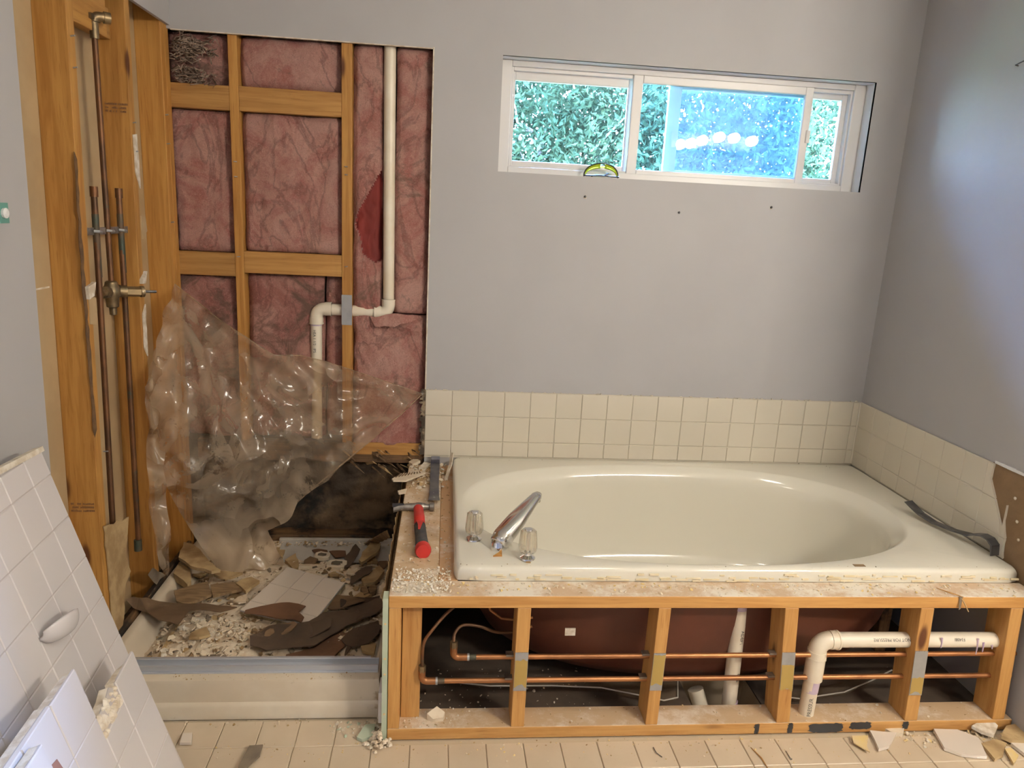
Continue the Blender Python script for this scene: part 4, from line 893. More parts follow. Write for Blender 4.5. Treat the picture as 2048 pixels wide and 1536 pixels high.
q = base+(tip-base)*.95; b = MB(); b.tube([q+Vector((0, 0, .004)), q+Vector((.003, .003, -.020))], .0105, 16); b.build('aerator', M['chrome'], spout, smooth=True)

# ================================================================== PIPES UNDER THE TUB
cyp = D+.040
def copper(xl, z, zr_, tube_pts, label):
    r = thing('copper_pipe', (xl, cyp, z), label, 'pipe', 'copper water lines under the tub')
    MB().tube([(xl+.008, cyp, z), (tx1-.005, cyp, zr_)], .0078, 12).build('pipe', M['copper'], r, smooth=True)
    e = MB(); e.tube([(xl+.04, cyp, z), (xl+.016, cyp, z)]+arc((xl, cyp, z), (1, 0, 0), (0, 0, 1), .016)+[(xl, cyp, z+.034)], .0105, 12); e.build('elbow', M['copper'], r, smooth=True)
    MB().tube([(xl+.040, cyp, z), (xl+.046, cyp, z)], .0112, 12).build('solder_ring', M['plate'], r, smooth=True)
    MB().tube([(xl+.046, cyp, z), (xl+.066, cyp, z)], .0086, 12).build('verdigris', M['green_copper'], r, smooth=True)
    nt_ = MB(); nt_.tube([(xl, cyp, z+.03), (xl, cyp, z+.052)], .011, 6); nt_.build('union_nut', M['brass'], r, smooth=True)
    P = [Vector(p) for p in tube_pts]; cr = []
    for i in range(len(P)-1):
        a, b_, c, d_ = P[max(i-1, 0)], P[i], P[i+1], P[min(i+2, len(P)-1)]
        for k in range(6):
            t_ = k/6; cr.append(.5*((2*b_)+(c-a)*t_+(2*a-5*b_+4*c-d_)*t_*t_+(3*b_-a-3*c+d_)*t_**3))
    cr.append(P[-1]); MB().tube(cr, .0048, 10).build('flexible_riser', M['old_copper'], r, smooth=True)
    for k in (1, 2, 3):
        xt, xb, hw = st_spec[k]; xx = xb+(xt-xb)*(z-.038)/(zt-.076)
        MB().box(xx-hw-.022, xx-hw, cyp-.008, cyp+.012, z+.006, z+.012).build('pipe_clip', M['steel'], r)
copper(.124, .2455, .2475, [(.124, cyp, .29), (.126, -1.03, .315), (.150, -1.01, .328), (.20, -1.0, .318), (.25, -.99, .293), (.31, -.98, .286), (.36, -.97, .30)], 'upper copper water line running through the tub frame studs')
copper(.034, .1675, .1695, [(.034, cyp, .21), (.036, -1.04, .285), (.06, -1.03, .325), (.10, -1.0, .36), (.15, -.98, .40), (.18, -.95, .44)], 'lower copper water line running through the tub frame studs')
b = MB(); b.tube([(.215, -.98, .41), (.23, -.98, .36), (.265, -.98, .332), (.31, -.98, .327), (.36, -.98, .335)], .004, 8); tag(b.build('bent_copper_tube', M['copper'], smooth=True), 'thin bent copper tube hanging under the top plate', 'tube')
vp = thing('tub_drain_pipe', (1.02, -.95, .0), 'upright white drain pipe with purple primer under the tub rim', 'pipe')
MB().tube([(1.0125, -.955, .43), (1.0255, -.955, -.25)], .0232, 20).build('pipe', M['pvc'], vp, smooth=True)
MB().tube([(1.011, -.955, .44), (1.0128, -.955, .368)], .0275, 20).build('coupling', M['pvc'], vp, smooth=True)
MB().tube([(1.0128, -.955, .368), (1.0133, -.955, .352)], .0239, 20).build('primer_ring', M['purple'], vp, smooth=True)
MB().tube([(1.0238, -.955, .022), (1.0246, -.955, -.01)], .0239, 20).build('primer_ring', M['purple'], vp, smooth=True)
text_mesh('lettering', 'ADEP1', .017, on_v(1.016, -.955, .285, .0232, .12), M['ink'], vp)
text_mesh('lettering', 'CRE', .017, on_v(1.0205, -.955, .135, .0232, .12), M['ink'], vp)
e2 = MB(); e2.tube([(.935, -.88, .01), (.955, -.90, -.05), (.985, -.93, -.14)], .026, 16); e2.build('trap_arm', M['primer_pvc'], vp, smooth=True)
hy = D+.046; hz = .293
hp = thing('waste_pipe', (1.23, hy, .0), 'white plastic waste pipe bending down through the bottom plate', 'pipe')
MB().tube([(1.285, hy, hz+.001), (1.835, hy, hz-.001)], .0232, 20).build('pipe', M['primer_pvc'], hp, smooth=True)
elbow((1.238, hy, hz), (1, 0, 0), (0, 0, -1), .034, .026, M['pvc'], hp, fr=.0285)
MB().tube([(1.238, hy, .232), (1.238, hy, .160)], .0282, 20).build('coupling', M['pvc'], hp, smooth=True)
MB().tube([(1.238, hy, .160), (1.236, hy, .118)], .0236, 20).build('primer_ring', M['purple'], hp, smooth=True)
MB().tube([(1.236, hy, .16), (1.233, hy, -.1)], .0232, 20).build('pipe', M['pvc'], hp, smooth=True)
def on_h(x_right, z0, r, th0=0): # upside-down text along a horizontal pipe
    return lambda x, y: (x_right-x, hy-(r+.0006)*math.cos(th0+y/r), z0-(r+.0006)*math.sin(th0+y/r))
text_mesh('lettering', 'NOT FOR PRESSURE', .0135, on_h(1.522, hz, .0232, -.72), M['ink'], hp)
text_mesh('lettering', 'F3408I', .013, on_h(1.70, hz, .0232, -.72), M['ink'], hp)
text_mesh('lettering', 'PRESSUR', .017, lambda x, y: (1.234-.0238*math.sin(.25+y/.0232-.4), hy-.0238*math.cos(.25+y/.0232-.4), .040+x), M['ink'], hp)
for x, z, ln in ((1.62, .315, .03), (1.74, .312, .05), (1.76, .30, .03), (1.79, .29, .01)):
    MB().tube([(x, hy-.0222, z-.003), (x+.002, hy-.0235, z-.003-ln*.5), (x+.003, hy-.0228, z-.006-ln)], [.004, .0022, .0015], 6).build('primer_drip', M['purple'], hp)
# clear film left lying in the cavity
def floor_film(name, poly, z, label, seed):
    P = [Vector((x, y, z)) for x, y in poly]
    o = slab(name, P, M['film_dark'], .002, .012, 5, 0, 3, seed=seed); e = MB(); n = len(poly)
    e.tube([Vector((x, y, z+.004+.006*noise.noise(Vector((x*5, y*5, seed))))) for x, y in poly], .0024, 6); e.build('folded_edge', M['pan_grey'], o, smooth=True); return tag(o, label, 'plastic sheet')
floor_film('plastic_liner', [(.09, -.86), (.25, -.885), (.45, -.885), (.61, -.90), (.72, -.94), (.80, -.965), (.85, -.95), (.875, -.87)], .028, 'dusty clear film lying under the tub beside the floor hole', 1)
floor_film('plastic_liner', [(1.16, -.95), (1.25, -.97), (1.42, -.935), (1.55, -.88), (1.66, -.82)], .030, 'dusty clear film lying under the tub behind the waste pipe', 2)
# ================================================================== SHOWER PAN
pan = thing('shower_pan', (-.52, -.48, 0), 'dusty cream shower pan with raised front curb, full of rubble', 'shower pan')
X0, X1, Y0, Y1 = -.945, -.094, -.985, -.004
prof_l = [(0, .10), (0, .112), (.012, .118), (.03, .116), (.062, .062), (.085, .052)]
b = MB(); rings = []
def rr(ins_l, ins_f, ins_b, z, zf, zb): return (X0+ins_l, Y0+ins_f, X1-ins_l*.6, Y1-ins_b, z, zf, zb)
spec = [rr(0, 0, 0, 0, 0, 0), rr(0, 0, 0, .10, .04, .10), rr(.0, .004, .0, .105, .046, .105), rr(.001, .010, .001, .110, .052, .108), rr(.002, .011, .003, .114, .112, .110),
        rr(.004, .014, .005, .117, .122, .112), rr(.010, .022, .010, .118, .126, .113), rr(.024, .078, .022, .117, .127, .112), rr(.034, .088, .03, .112, .118, .108), rr(.066, .105, .095, .062, .065, .066), rr(.09, .13, .13, .052, .052, .052)]
for a, f_, c, d_, z, zf, zb in spec: rings.append([(a, f_, zf), (c, f_, zf), (c, d_, zb), (a, d_, zb)])
NSEG = 10
def dense(r):
    out = []
    for i in range(4):
        p, q = Vector(r[i]), Vector(r[(i+1) % 4])
        for k in range(NSEG): out.append(p.lerp(q, k/NSEG))
    return out
rings = [dense(r) for r in rings]; n = 4*NSEG
# sides take the side height away from the corners
for ri, (a, f_, c, d_, z, zf, zb) in enumerate(spec):
    for k in range(n):
        seg, u = divmod(k, NSEG)
        if seg in (1, 3) and u: rings[ri][k].z = z
for r in rings: b.v += r
for j in range(len(rings)-1):
    for k in range(n): k2 = (k+1) % n; b.f.append((j*n+k, j*n+k2, (j+1)*n+k2, (j+1)*n+k)); b.mi.append(0)
b.f.append(tuple((len(rings)-1)*n+k for k in range(n))); b.mi.append(0)
b.build('pan', M['pan'], pan, smooth=True)
b = MB(); b.box(-.93, -.102, -.944, -.904, .124, .130); b.box(-.93, -.102, -.936, -.931, .130, .146); b.box(-.93, -.102, -.909, -.904, .130, .152); b.box(-.93, -.128, -.906, -.896, .148, .153); b.box(-.93, -.102, -.931, -.909, .130, .133)
b.build('door_track', M['alu'], pan, bevel=.001)
MB().box(-.60, -.115, -.030, -.012, .10, .132).build('back_flange', M['pan_grey'], pan, bevel=.004)
b = MB(); b.add([(-.585, -.02, .115), (-.30, -.02, .116), (-.30, -.13, .075), (-.60, -.13, .075)], [(0, 1, 2, 3)]); b.add([(-.296, -.02, .116), (-.115, -.02, .116), (-.14, -.13, .075), (-.297, -.13, .075)], [(0, 1, 2, 3)])
b.build('back_slope', M['pan_grey'], pan, solid=.004)
tag(MB().box(-.962, -.9455, -.97, -.06, .05, .135).build('wood_strip', M['rot_y'], bevel=.003), 'rotten wood strip wedged between the shower pan and left studs', 'wood')
# ---- rubble heap and loose chips
def heap(x, y):
    u = min(1, max(0, (x-X0-.05)/.10)); v = min(1, max(0, (Y1-.12-y)/.06)); q = min(1, max(0, (y+.90)/.16)); r = min(1, max(0, (x+.62)/.4))
    h = .012+.030*q*u+.006*r*q+.012*noise.noise(Vector((x*9, y*9, 0)))
    return .053+h*u*(v if x > -.62 else 1)
b = MB(); nx, ny = 90, 90
for j in range(ny+1):
    for i in range(nx+1):
        x = -.875+.77*i/nx; y = -.872+.80*j/ny; b.v.append(Vector((x, y, heap(x, y)+.006*noise.fractal(Vector((x*40, y*40, 1)), 1, 2, 3))))
for j in range(ny):
    for i in range(nx): a = j*(nx+1)+i; b.f.append((a, a+1, a+nx+2, a+nx+1)); b.mi.append(0)
stuff(tag(b.build('plaster_rubble', M['rubble'], smooth='all'), 'dusty plaster rubble heaped over the shower pan floor', 'rubble'))
rd = random.Random(21)
def chips(n, fpos, smin, smax, mats, name, label, cat, flat=.35):
    b = MB()
    for k in range(n):
        p = fpos(); s_ = smin+(smax-smin)*rd.random()**2.2; m = rd.randrange(len(mats)); nv = rd.choice((4, 5, 5, 6)); a0 = rd.uniform(0, 6.28)
        rot = Matrix.Rotation(rd.uniform(-.7, .7), 3, 'X') @ Matrix.Rotation(rd.uniform(-.7, .7), 3, 'Y'); h = s_*flat*rd.uniform(.5, 1.3); lo = []; hi = []
        for i in range(nv):
            a = a0+6.283*i/nv+rd.uniform(-.3, .3); r = s_*rd.uniform(.6, 1.1); lo.append(rot @ Vector((math.cos(a)*r, math.sin(a)*r, -h/2))+p); hi.append(rot @ Vector((math.cos(a)*r*.85, math.sin(a)*r*.85, h/2))+p)
        b.add(lo+hi, [tuple(range(nv))[::-1], tuple(range(nv, 2*nv))]+[(i, (i+1) % nv, nv+(i+1) % nv, nv+i) for i in range(nv)], m)
    return stuff(tag(b.build(name, mats), label, cat))
def on_heap(xa=-.87, xb=-.12, ya=-.865, yb=-.06):
    x, y = rd.uniform(xa, xb), rd.uniform(ya, yb); return Vector((x, y, heap(x, y)+.004))
chips(900, on_heap, .003, .018, [M['rubble'], M['rubble'], M['tan_board'], M['woodback'], M['grey_board']], 'rubble_chips', 'loose broken plaster chips strewn over the shower pan', 'rubble')
chips(330, lambda: on_heap(-.86, -.55, -.86, -.60), .004, .018, [M['crumb'], M['crumb'], M['gypsum']], 'plaster_chips', 'pale plaster chips near the front left of the shower pan', 'rubble')
chips(260, lambda: Vector((rd.uniform(-.9, -.11), rd.uniform(-.06, -.012), rd.uniform(.112, .122))), .003, .010, [M['crumb'], M['tan_board']], 'back_ledge_chips', 'crumbs lined along the back ledge of the shower pan', 'rubble')
chips(90, lambda: Vector((rd.uniform(-.70, -.11), rd.uniform(-.975, -.945), .128)), .0012, .004, [M['tan_board'], M['crumb']], 'curb_crumbs', 'small crumbs on top of the shower curb', 'rubble')

# ---- debris pieces, each its own thing
def piece(key, name, label, mat, cat='debris', th=.008, amp=.004, jag=.004, lift=0.0, group=None, freq=14, sd=0):
    pts = [(x, y, z+lift) for x, y, z in DEB[key]]
    return tag(slab(name, pts, M[mat], th, amp, freq, jag, 2, seed=sd), label, cat, group)
piece('A', 'paper_scrap', 'long curled brown paper scrap lying over the left pan edge', 'paper', 'paper', .003, .014, .004, group='torn paper scraps in the shower pan', freq=9)
piece('B', 'board_fragment', 'wood-grained brown tile backing left of the broken crack, mid pile', 'woodback', th=.010, jag=.002)
piece('C', 'board_fragment', 'wood-grained brown tile backing right of the crack, beside its twin', 'woodback', th=.010, jag=.002)
piece('D', 'board_fragment', 'largest ridged tan backing board poking out under the plastic film', 'tan_board', th=.012, amp=.006, jag=.004)
piece('E', 'board_fragment', 'upright tan board block against the left pan edge', 'tan_board', th=.03, jag=.003)
piece('F', 'board_fragment', 'tan wedge-shaped board lying front left on white plaster chips', 'tan_board', th=.006, jag=.003)
piece('G', 'board_fragment', 'flat grey-brown board near the pan front, left of dark sheets', 'grey_board', th=.008, jag=.003)
piece('H', 'board_fragment', 'pointed grey-brown strip just behind the shower door track', 'grey_board', th=.008, jag=.003)
piece('I', 'board_fragment', 'yellowish triangular board touching the left corner of the tiled fragment', 'tan_board', th=.012, jag=.003)
piece('J', 'board_fragment', 'thin tan sliver along the bottom edge of the film', 'tan_board', th=.010, jag=.003)
piece('K', 'plaster_chunk', 'layered yellow plaster chunk below the triangular board', 'tan_board', th=.018, jag=.004)
piece('L', 'board_fragment', 'small brown chip left of the round plaster flake', 'woodback', th=.008, jag=.003)
piece('M', 'plaster_chunk', 'oblong pale plaster chunk under the small brown chip', 'crumb', th=.014, jag=.003)
piece('N', 'plaster_chunk', 'round flat pale plaster flake in the middle of the pan', 'crumb', th=.006, jag=.003)
piece('O', 'board_fragment', 'beige board scrap at the front left corner of the pan', 'tan_board', th=.006, jag=.003)
piece('P', 'paper_scrap', 'grey-brown scrap under the hanging film strip, left pan edge', 'grey_board', 'paper', .004, .006, .003)
piece('S', 'paper_scrap', 'small red-brown paper bit above the white rings, pan back', 'paper_red', 'paper', .004, .008, .003)
piece('T', 'paper_scrap', 'red-brown paper bit right of centre at the pan back', 'paper_red', 'paper', .004, .010, .003)
piece('U', 'paper_scrap', 'dark upright leaf of wet paper behind the square white ring', 'paper_dark', 'paper', .004, .014, .004)
piece('V', 'board_fragment', 'big splintered tan board near the back right pan corner', 'tan_board', th=.012, amp=.010, jag=.006)
def ring_piece(key, label):
    P = [Vector(p) for p in DEB[key]]; c = sum(P, Vector())/len(P); r = max((p-c).length for p in P)*.8; b = MB(); n = 10
    prof = [(1, .0), (1, .014), (.82, .018), (.55, .016), (.5, .004)]
    for q, h in prof:
        for k in range(n): a = 6.283*k/n; s_ = (abs(math.cos(a))**4+abs(math.sin(a))**4)**-.25; b.v.append(c+Vector((math.cos(a)*r*q*s_, math.sin(a)*r*q*s_*.8, h-.008+.004*noise.noise(Vector((a*2, q, r*40))))))
    for j in range(4):
        for k in range(n): k2 = (k+1) % n; b.f.append((j*n+k, j*n+k2, (j+1)*n+k2, (j+1)*n+k)); b.mi.append(0 if j < 3 else 1)
    b.f.append(tuple(4*n+k for k in range(n))); b.mi.append(1); b.f.append(tuple(range(n))[::-1]); b.mi.append(0)
    return tag(b.build('tile_spacer_block', [M['crumb'], M['grey_board']], smooth=True), label, 'debris')
ring_piece('W', 'square white plaster ring with a grey hollow, nearest the frame'); ring_piece('X', 'smaller white plaster ring behind the square one')
piece('Y', 'wood_stick', 'thin pale stick along the top edge of the tiled fragment', 'crumb', 'wood', .010, 0, .002)
piece('Z', 'tile_fragment', 'grey-white broken tile right of the tiled fragment', 'pan_grey', 'tile', .010, 0, .003)
piece('AA', 'board_fragment', 'thick tan board leaning by the tub frame, right pan side', 'tan_board', th=.016, amp=.008, jag=.005)
piece('AB', 'plaster_chunk', 'brown lump, right one of two below the thick tan board', 'woodback', th=.02, jag=.003)
piece('AC', 'plaster_chunk', 'brown lump, left one of two below the thick tan board', 'woodback', th=.02, jag=.003)
piece('AD', 'board_fragment', 'mottled tan wedge below the two brown lumps', 'tan_board', th=.012, jag=.004)
piece('AE', 'board_fragment', 'tall brown board leaning up on the tub frame side', 'woodback', th=.006, amp=.006, jag=.004)
piece('AF', 'tile_fragment', 'ribbed tile back standing at the lower right tip of the film', 'tan_board', 'tile', .010, .003, .003)
piece('AG', 'board_fragment', 'flat tan scrap behind the film at the pan back', 'tan_board', th=.008, jag=.003)
piece('R4', 'paper_scrap', 'dark brown paper sheet right of the tiled fragment by the frame', 'paper_dark', 'paper', .004, .020, .005, freq=8, lift=.012, sd=2)
piece('R1', 'paper_scrap', 'biggest dark brown paper sheet below the tiled fragment', 'paper_dark', 'paper', .004, .020, .005, freq=7, lift=.012, sd=1)
piece('R2', 'paper_scrap', 'reddish brown paper sheet just behind the door track, right half', 'paper_red', 'paper', .004, .016, .004, freq=7, lift=.012, sd=3)
piece('R3', 'paper_scrap', 'folded dark paper strip curling toward the tub frame corner', 'paper_dark', 'paper', .004, .018, .004, freq=8, lift=.012, sd=4)
for k, (x, y, rx, ry, an, mt, lb) in enumerate(((-.20, -.60, .10, .05, .5, 'paper_dark', 'dark paper strip right of the biggest sheet, along the frame'), (-.17, -.74, .07, .06, .2, 'paper_dark', 'dark crumpled paper in the front right pan corner'), (-.27, -.52, .09, .04, -.3, 'paper', 'brown paper strip tucked under the right edge of the tiled fragment'), (-.36, -.72, .10, .035, .35, 'paper_dark', 'second dark paper layer on top of the biggest sheet'), (-.46, -.70, .07, .035, .1, 'paper', 'brown paper tongue at the left end of the dark sheets'), (-.22, -.33, .06, .03, .8, 'paper_dark', 'dark paper shred between the tan boards at right'))):
    P_ = []
    for i in range(9): a = 6.283*i/9; c_, s2 = math.cos(a)*rx*rd.uniform(.75, 1.1), math.sin(a)*ry*rd.uniform(.7, 1.15); P_.append((x+c_*math.cos(an)-s2*math.sin(an), y+c_*math.sin(an)+s2*math.cos(an), .128+.02*math.cos(a)))
    tag(slab('paper_scrap', P_, M[mt], .004, .026, 9, .005, 2, seed=40+k), lb, 'paper', 'torn paper scraps in the shower pan')
# more pieces filling the back right of the heap
extra = [('board_fragment', 'tan_board', 'splintered tan scrap '), ('paper_scrap', 'paper', 'crumpled brown paper scrap '), ('plaster_chunk', 'rubble', 'dusty plaster lump ')]
spots_ = [(-.20, -.17, 'beside the tall leaning board'), (-.15, -.22, 'at the frame under the tall board'), (-.26, -.30, 'behind the thick leaning tan board'), (-.33, -.31, 'in front of the square white ring'),
          (-.45, -.16, 'left of the smaller white ring'), (-.50, -.14, 'beside the flat pan back scrap'), (-.86, -.24, 'under the big ridged board'), (-.80, -.42, 'left of the wood-grained pair'), (-.63, -.50, 'left of the tiled fragment'),
          (-.70, -.72, 'among the white chips, front'), (-.48, -.86, 'just behind the track, mid'), (-.13, -.42, 'tight against the tub frame'), (-.15, -.80, 'at the right end of the track'), (-.60, -.86, 'behind the track, left of centre')]
for k, (x, y, where) in enumerate(spots_):
    nm, mt, lb = extra[k % 3]; s_ = rd.uniform(.022, .038); a0 = rd.uniform(0, 6.28); z = heap(x, y)+.022
    pts = [(x+math.cos(a0+i*1.2566)*s_*rd.uniform(.6, 1.2), y+math.sin(a0+i*1.2566)*s_*rd.uniform(.6, 1.2), z+rd.uniform(-.008, .012)) for i in range(5)]
    tag(slab(nm, pts, M[mt], .006 if k % 3 else .010, .008, 16, .003, 2, seed=k), lb+where, 'debris' if k % 3 != 1 else 'paper')
# ---- tiled fragment lying on the heap
P = [Vector(p) for p in DEB['tilepiece']]; p0, p1, p3 = P[0], P[1], P[3]
ex = (p1-p0).normalized(); ez = ex.cross(p3-p0).normalized(); ez = ez if ez.z > 0 else -ez; ey = ez.cross(ex)
if ey.dot(p3-p0) < 0: ey = -ey
tf2 = thing('tiled_fragment', (-.44, -.47, .09), 'square chunk of white tiled wallboard lying on the rubble', 'tile')
def quad_board(name, q, th, mat, parent): 
    b = MB(); b.hexa([Vector(p)-ez*th for p in q]+[Vector(p) for p in q]); return b.build(name, mat, parent, fix=True)
pts = [P[0], P[1], P[2], P[3]]
quad_board('backing_board', [p-ez*.006 for p in pts], .018, pm('beige_gypsum_core', (.46, .38, .24), (.30, .24, .14), 60, rough=.95, bump=.7, bscale=100, bdist=.004), tf2)
def bil(u, v): return P[0].lerp(P[1], u).lerp(P[3].lerp(P[2], u), v)
us = [0, .33, .655, 1.0]; vs_ = [0, .40, .80, 1.0]
for i in range(3):
    for j in range(3):
        g = .004; q = [bil(us[i]+g, vs_[j]+g), bil(us[i+1]-g, vs_[j]+g), bil(us[i+1]-g, vs_[j+1]-g), bil(us[i]+g, vs_[j+1]-g)]
        b = MB(); b.hexa([p-ez*.006 for p in q]+q); b.build('tile', M['frag_tile'], tf2, bevel=.0008, fix=True)
quad_board('grout_bed', [p-ez*.0015 for p in pts], .005, M['panel_grout'], tf2)
piece('Q', 'paper_scrap', 'ragged red-brown paper lying across the white tiled fragment', 'paper_red', 'paper', .003, .012, .009, lift=.006, freq=10, sd=5)

# ================================================================== POLY FILM
def sheet(name, ctrl, mat, step, folds, parent=None, seed=0):
    C3 = [Vector(p) for p in ctrl]; k_ = .6
    pl = [(p.x+k_*p.y, p.z) for p in C3]; out = []
    for i, a in enumerate(pl):
        c = pl[(i+1) % len(pl)]; n = max(1, int(math.hypot(c[0]-a[0], c[1]-a[1])/step)); out += [(a[0]+(c[0]-a[0])*t_/n, a[1]+(c[1]-a[1])*t_/n) for t_ in range(n)]
    xs = [p[0] for p in pl]; zs = [p[1] for p in pl]; ins = []
    i = 0; z = min(zs)+step*.5
    while z < max(zs):
        x = min(xs)+step*(.5 if i % 2 else 0)
        while x < max(xs):
            if inside(x, z, pl) and min((x-a)**2+(z-b_)**2 for a, b_ in out) > (step*.55)**2: ins.append((x, z))
            x += step
        z += step*.87; i += 1
    co = [Vector(p) for p in out+ins]; ne = len(out)
    res = geometry.delaunay_2d_cdt(co, [], [list(range(ne))], 1, 1e-6)
    b = MB()
    for p in res[0]:
        ws = [(1/(((p.x-a)**2+(p.y-c)**2)**1.3+1e-6), q.y) for (a, c), q in zip(pl, C3)]
        y = sum(w_*v for w_, v in ws)/sum(w_ for w_, v in ws)
        y += folds(p.x, p.y); x = p.x-k_*y; b.v.append(Vector((max(x, -.9585), min(y, -.004), p.y)))
    b.f = [tuple(f) for f in res[2]]; b.mi = [0]*len(b.f)
    return b.build(name, mat, parent, smooth='all')
apex = Vector((-.993, 1.192))
def folds_main(s_, z):
    v = Vector((s_, z))-apex; a = math.atan2(v.x, -v.y); r = v.length
    f = .010*math.sin(a*26+2*noise.noise(Vector((s_*4, z*4, 0))))*min(1, r/.3)*max(0, 1-r/1.1)
    v2 = Vector((s_+.02, z-.777)); a2 = math.atan2(v2.y, -v2.x); r2 = v2.length
    f += .010*math.sin(a2*30+noise.noise(Vector((s_*5, z*5, 3)))*2)*min(1, r2/.25)*max(0, 1-r2/.8)
    q = Vector((s_*5, z*5, 1)); f += .016*noise.noise(q)
    for sc, am in ((6.5, .026), (13, .011)):      # crumpled facets: ridged noise
        f += am*(abs(noise.noise(Vector((s_*sc+1.5*z, z*sc*.8, 4))))-.2)
    # a sharp fold running down from the dip, and the crease above the loose flap
    for (ax, az, bx, bz, h) in ((-.86, .93, -.66, .73, .016), (-.66, .94, -.93, 1.14, .008), (-1.06, .42, -.80, .43, .018), (-.80, .43, -.69, .22, .016)):
        p = Vector((s_-ax, z-az)); d_ = Vector((bx-ax, bz-az)); t_ = max(0, min(1, p.dot(d_)/d_.length_squared)); q2 = (p-d_*t_).length; f -= h*math.exp(-(q2/.022)**2)
    return f*(.35+.65*min(1, max(0, (z-.12)/.35)))
film = sheet('plastic_film', SHEET, M['film'], .014, folds_main)
tag(film, 'big torn sheet of clear plastic film draped across the open shower wall', 'plastic sheet')
sheet('hanging_fold', STRIP, M['film_fold'], .014, lambda s_, z: .012*math.sin(s_*60)+.012*noise.noise(Vector((s_*12, z*6, 2))), film)
b = MB(); P = [Vector(p) for p in SHEET[8:13]]; b.tube([p+Vector((0, -.003, 0)) for p in P], [.002, .003, .0035, .003, .002], 8); b.build('rolled_edge', M['film_fold'], film, smooth=True)
b = MB(); b.tube([Vector(p)+Vector((0, -.003, 0)) for p in SHEET[:9]], .0016, 6); b.build('rolled_edge', M['film_fold'], film, smooth=True)
tag(MB().tube([(-.014, -.002, .777), (-.014, -.016, .776)], .004, 8).build('staple', M['plate']), 'staple pinning the right tip of the plastic film', 'staple')

# ================================================================== LEANING TILED PANELS
O_ = Vector((-.80325519, -1.31270797, .75661245)); E_ = Vector((.12102748, -.9918601, .03957145)).normalized(); D_ = Vector((.28777351, -.00309401, -.9576935)); D_ = (D_-E_*D_.dot(E_)).normalized(); N_ = E_.cross(D_)
def pp(i, j, off=0): return O_+T*(i*E_+j*D_)+N_*off
def panel(name, label, outline, cols, rows, off, sc=1.0, skip=(), tmat=M['panel_tile']):
    c = pp(outline[0][0], 6.9, off); r = thing(name, (c.x, c.y, 0), label, 'tiled panel', 'tiled wall panels leaning at the left')
    n = len(outline); b = MB()
    b.add([pp(i, j, off-.0045) for i, j in outline]+[pp(i, j, off-.022) for i, j in outline], [tuple(range(n)), tuple(range(2*n-1, n-1, -1))]+[(k, n+k, n+(k+1) % n, (k+1) % n) for k in range(n)])
    b.build('backing_board', M['gypsum'], r, fix=True)
    b = MB(); b.add([pp(i, j, off-.002) for i, j in outline]+[pp(i, j, off-.0045) for i, j in outline], [tuple(range(n)), tuple(range(2*n-1, n-1, -1))]+[(k, n+k, n+(k+1) % n, (k+1) % n) for k in range(n)])
    b.build('grout_bed', M['panel_grout'], r, fix=True)
    for ci in range(len(cols)-1):
        for ri in range(len(rows)-1):
            if (ci, ri) in skip: continue
            a, e, f_, g = cols[ci], cols[ci+1], rows[ri], rows[ri+1]; m = .5*(a+e), .5*(f_+g)
            if not inside(m[0], m[1], outline): continue
            w_, h_ = (e-a)*T-.0022, (g-f_)*T-.0022
            put_tile(r, pp(m[0], m[1], off-.006), E_, D_, w_, h_, .006, tmat, jit=.0004).location
    return r
p1 = panel('tiled_wallboard', 'largest white tiled panel, with a soap dish, leaning on the left wall', [(-.86, -1.60), (5.6, -1.95), (5.6, 7.40), (-.86, 7.15)], [-.86, 0, 1, 2, 3, 4, 5, 5.6], [-1.58, -1, 0, 1, 2, 3, 4, 5, 6, 7.1], 0)
b = MB()
for k in range(60):
    i = -.86+6.4*k/60; c = pp(i, -1.60-.054*(i+.86), -.006); s_ = rd.uniform(.004, .012); b.hexa([c+E_*T*.12*(q-.5)+N_*m*.010+D_*(-.004 if t_ else .008) for t_ in (1, 0) for q, m in ((0, 1), (1, 1), (1, -1.2), (0, -1.2))])
stuff(b.build('broken_top_edge', M['gypsum'], p1, fix=True))
# soap dish: a curved ceramic lip standing proud of the panel
b = MB(); nA = 20; nB = 10; dc = pp(1.46, 1.44, 0)
for a in range(nA+1):
    q = -1+2*a/nA; ww = max(.06, (1-abs(q)**2.6))**.5
    for k in range(nB+1):
        v = k/nB*math.pi/2; b.v.append(dc+E_*(.060*q)+N_*(.044*ww*math.cos(v)**.7+.001)+D_*(-.020*ww+.048*ww*math.sin(v)**1.2-.014*q))
for a in range(nA):
    for k in range(nB): q = a*(nB+1)+k; b.f.append((q, q+1, q+nB+2, q+nB+1)); b.mi.append(0)
b.build('soap_dish', M['panel_tile'], p1, smooth='all', solid=.007)
c1, r1 = .93, 2.68
o2 = [(.93, 2.88), (1.45, 2.72), (1.98, 2.69), (2.06, 2.73), (2.25, 2.86), (2.48, 2.79), (2.70, 2.98), (3.06, 3.02), (3.07, 2.67), (3.15, 1.76), (4.08, 1.68), (4.12, 1.70), (4.22, 1.98), (4.95, 1.90), (5.1, 1.62), (6.2, 1.60), (6.2, 7.7), (.72, 7.42)]
p2 = panel('tiled_wallboard', 'broken white tiled panel propped in front of the soap dish one', [(.93, 2.88), (1.45, 2.74), (2.03, 2.69), (2.06, 2.8), (2.28, 2.62), (2.55, 2.70), (3.08, 2.75), (3.15, 1.70), (4.13, 1.66), (4.2, 1.62), (6.2, 1.58), (6.2, 7.6), (.74, 7.42)],
           [.9, 2.03, 3.07, 4.13, 5.17, 6.2], [1.66, 2.69, 3.72, 4.74, 5.77, 6.80, 7.40], .10, skip=((0, 0), (1, 0), (1, 1)))
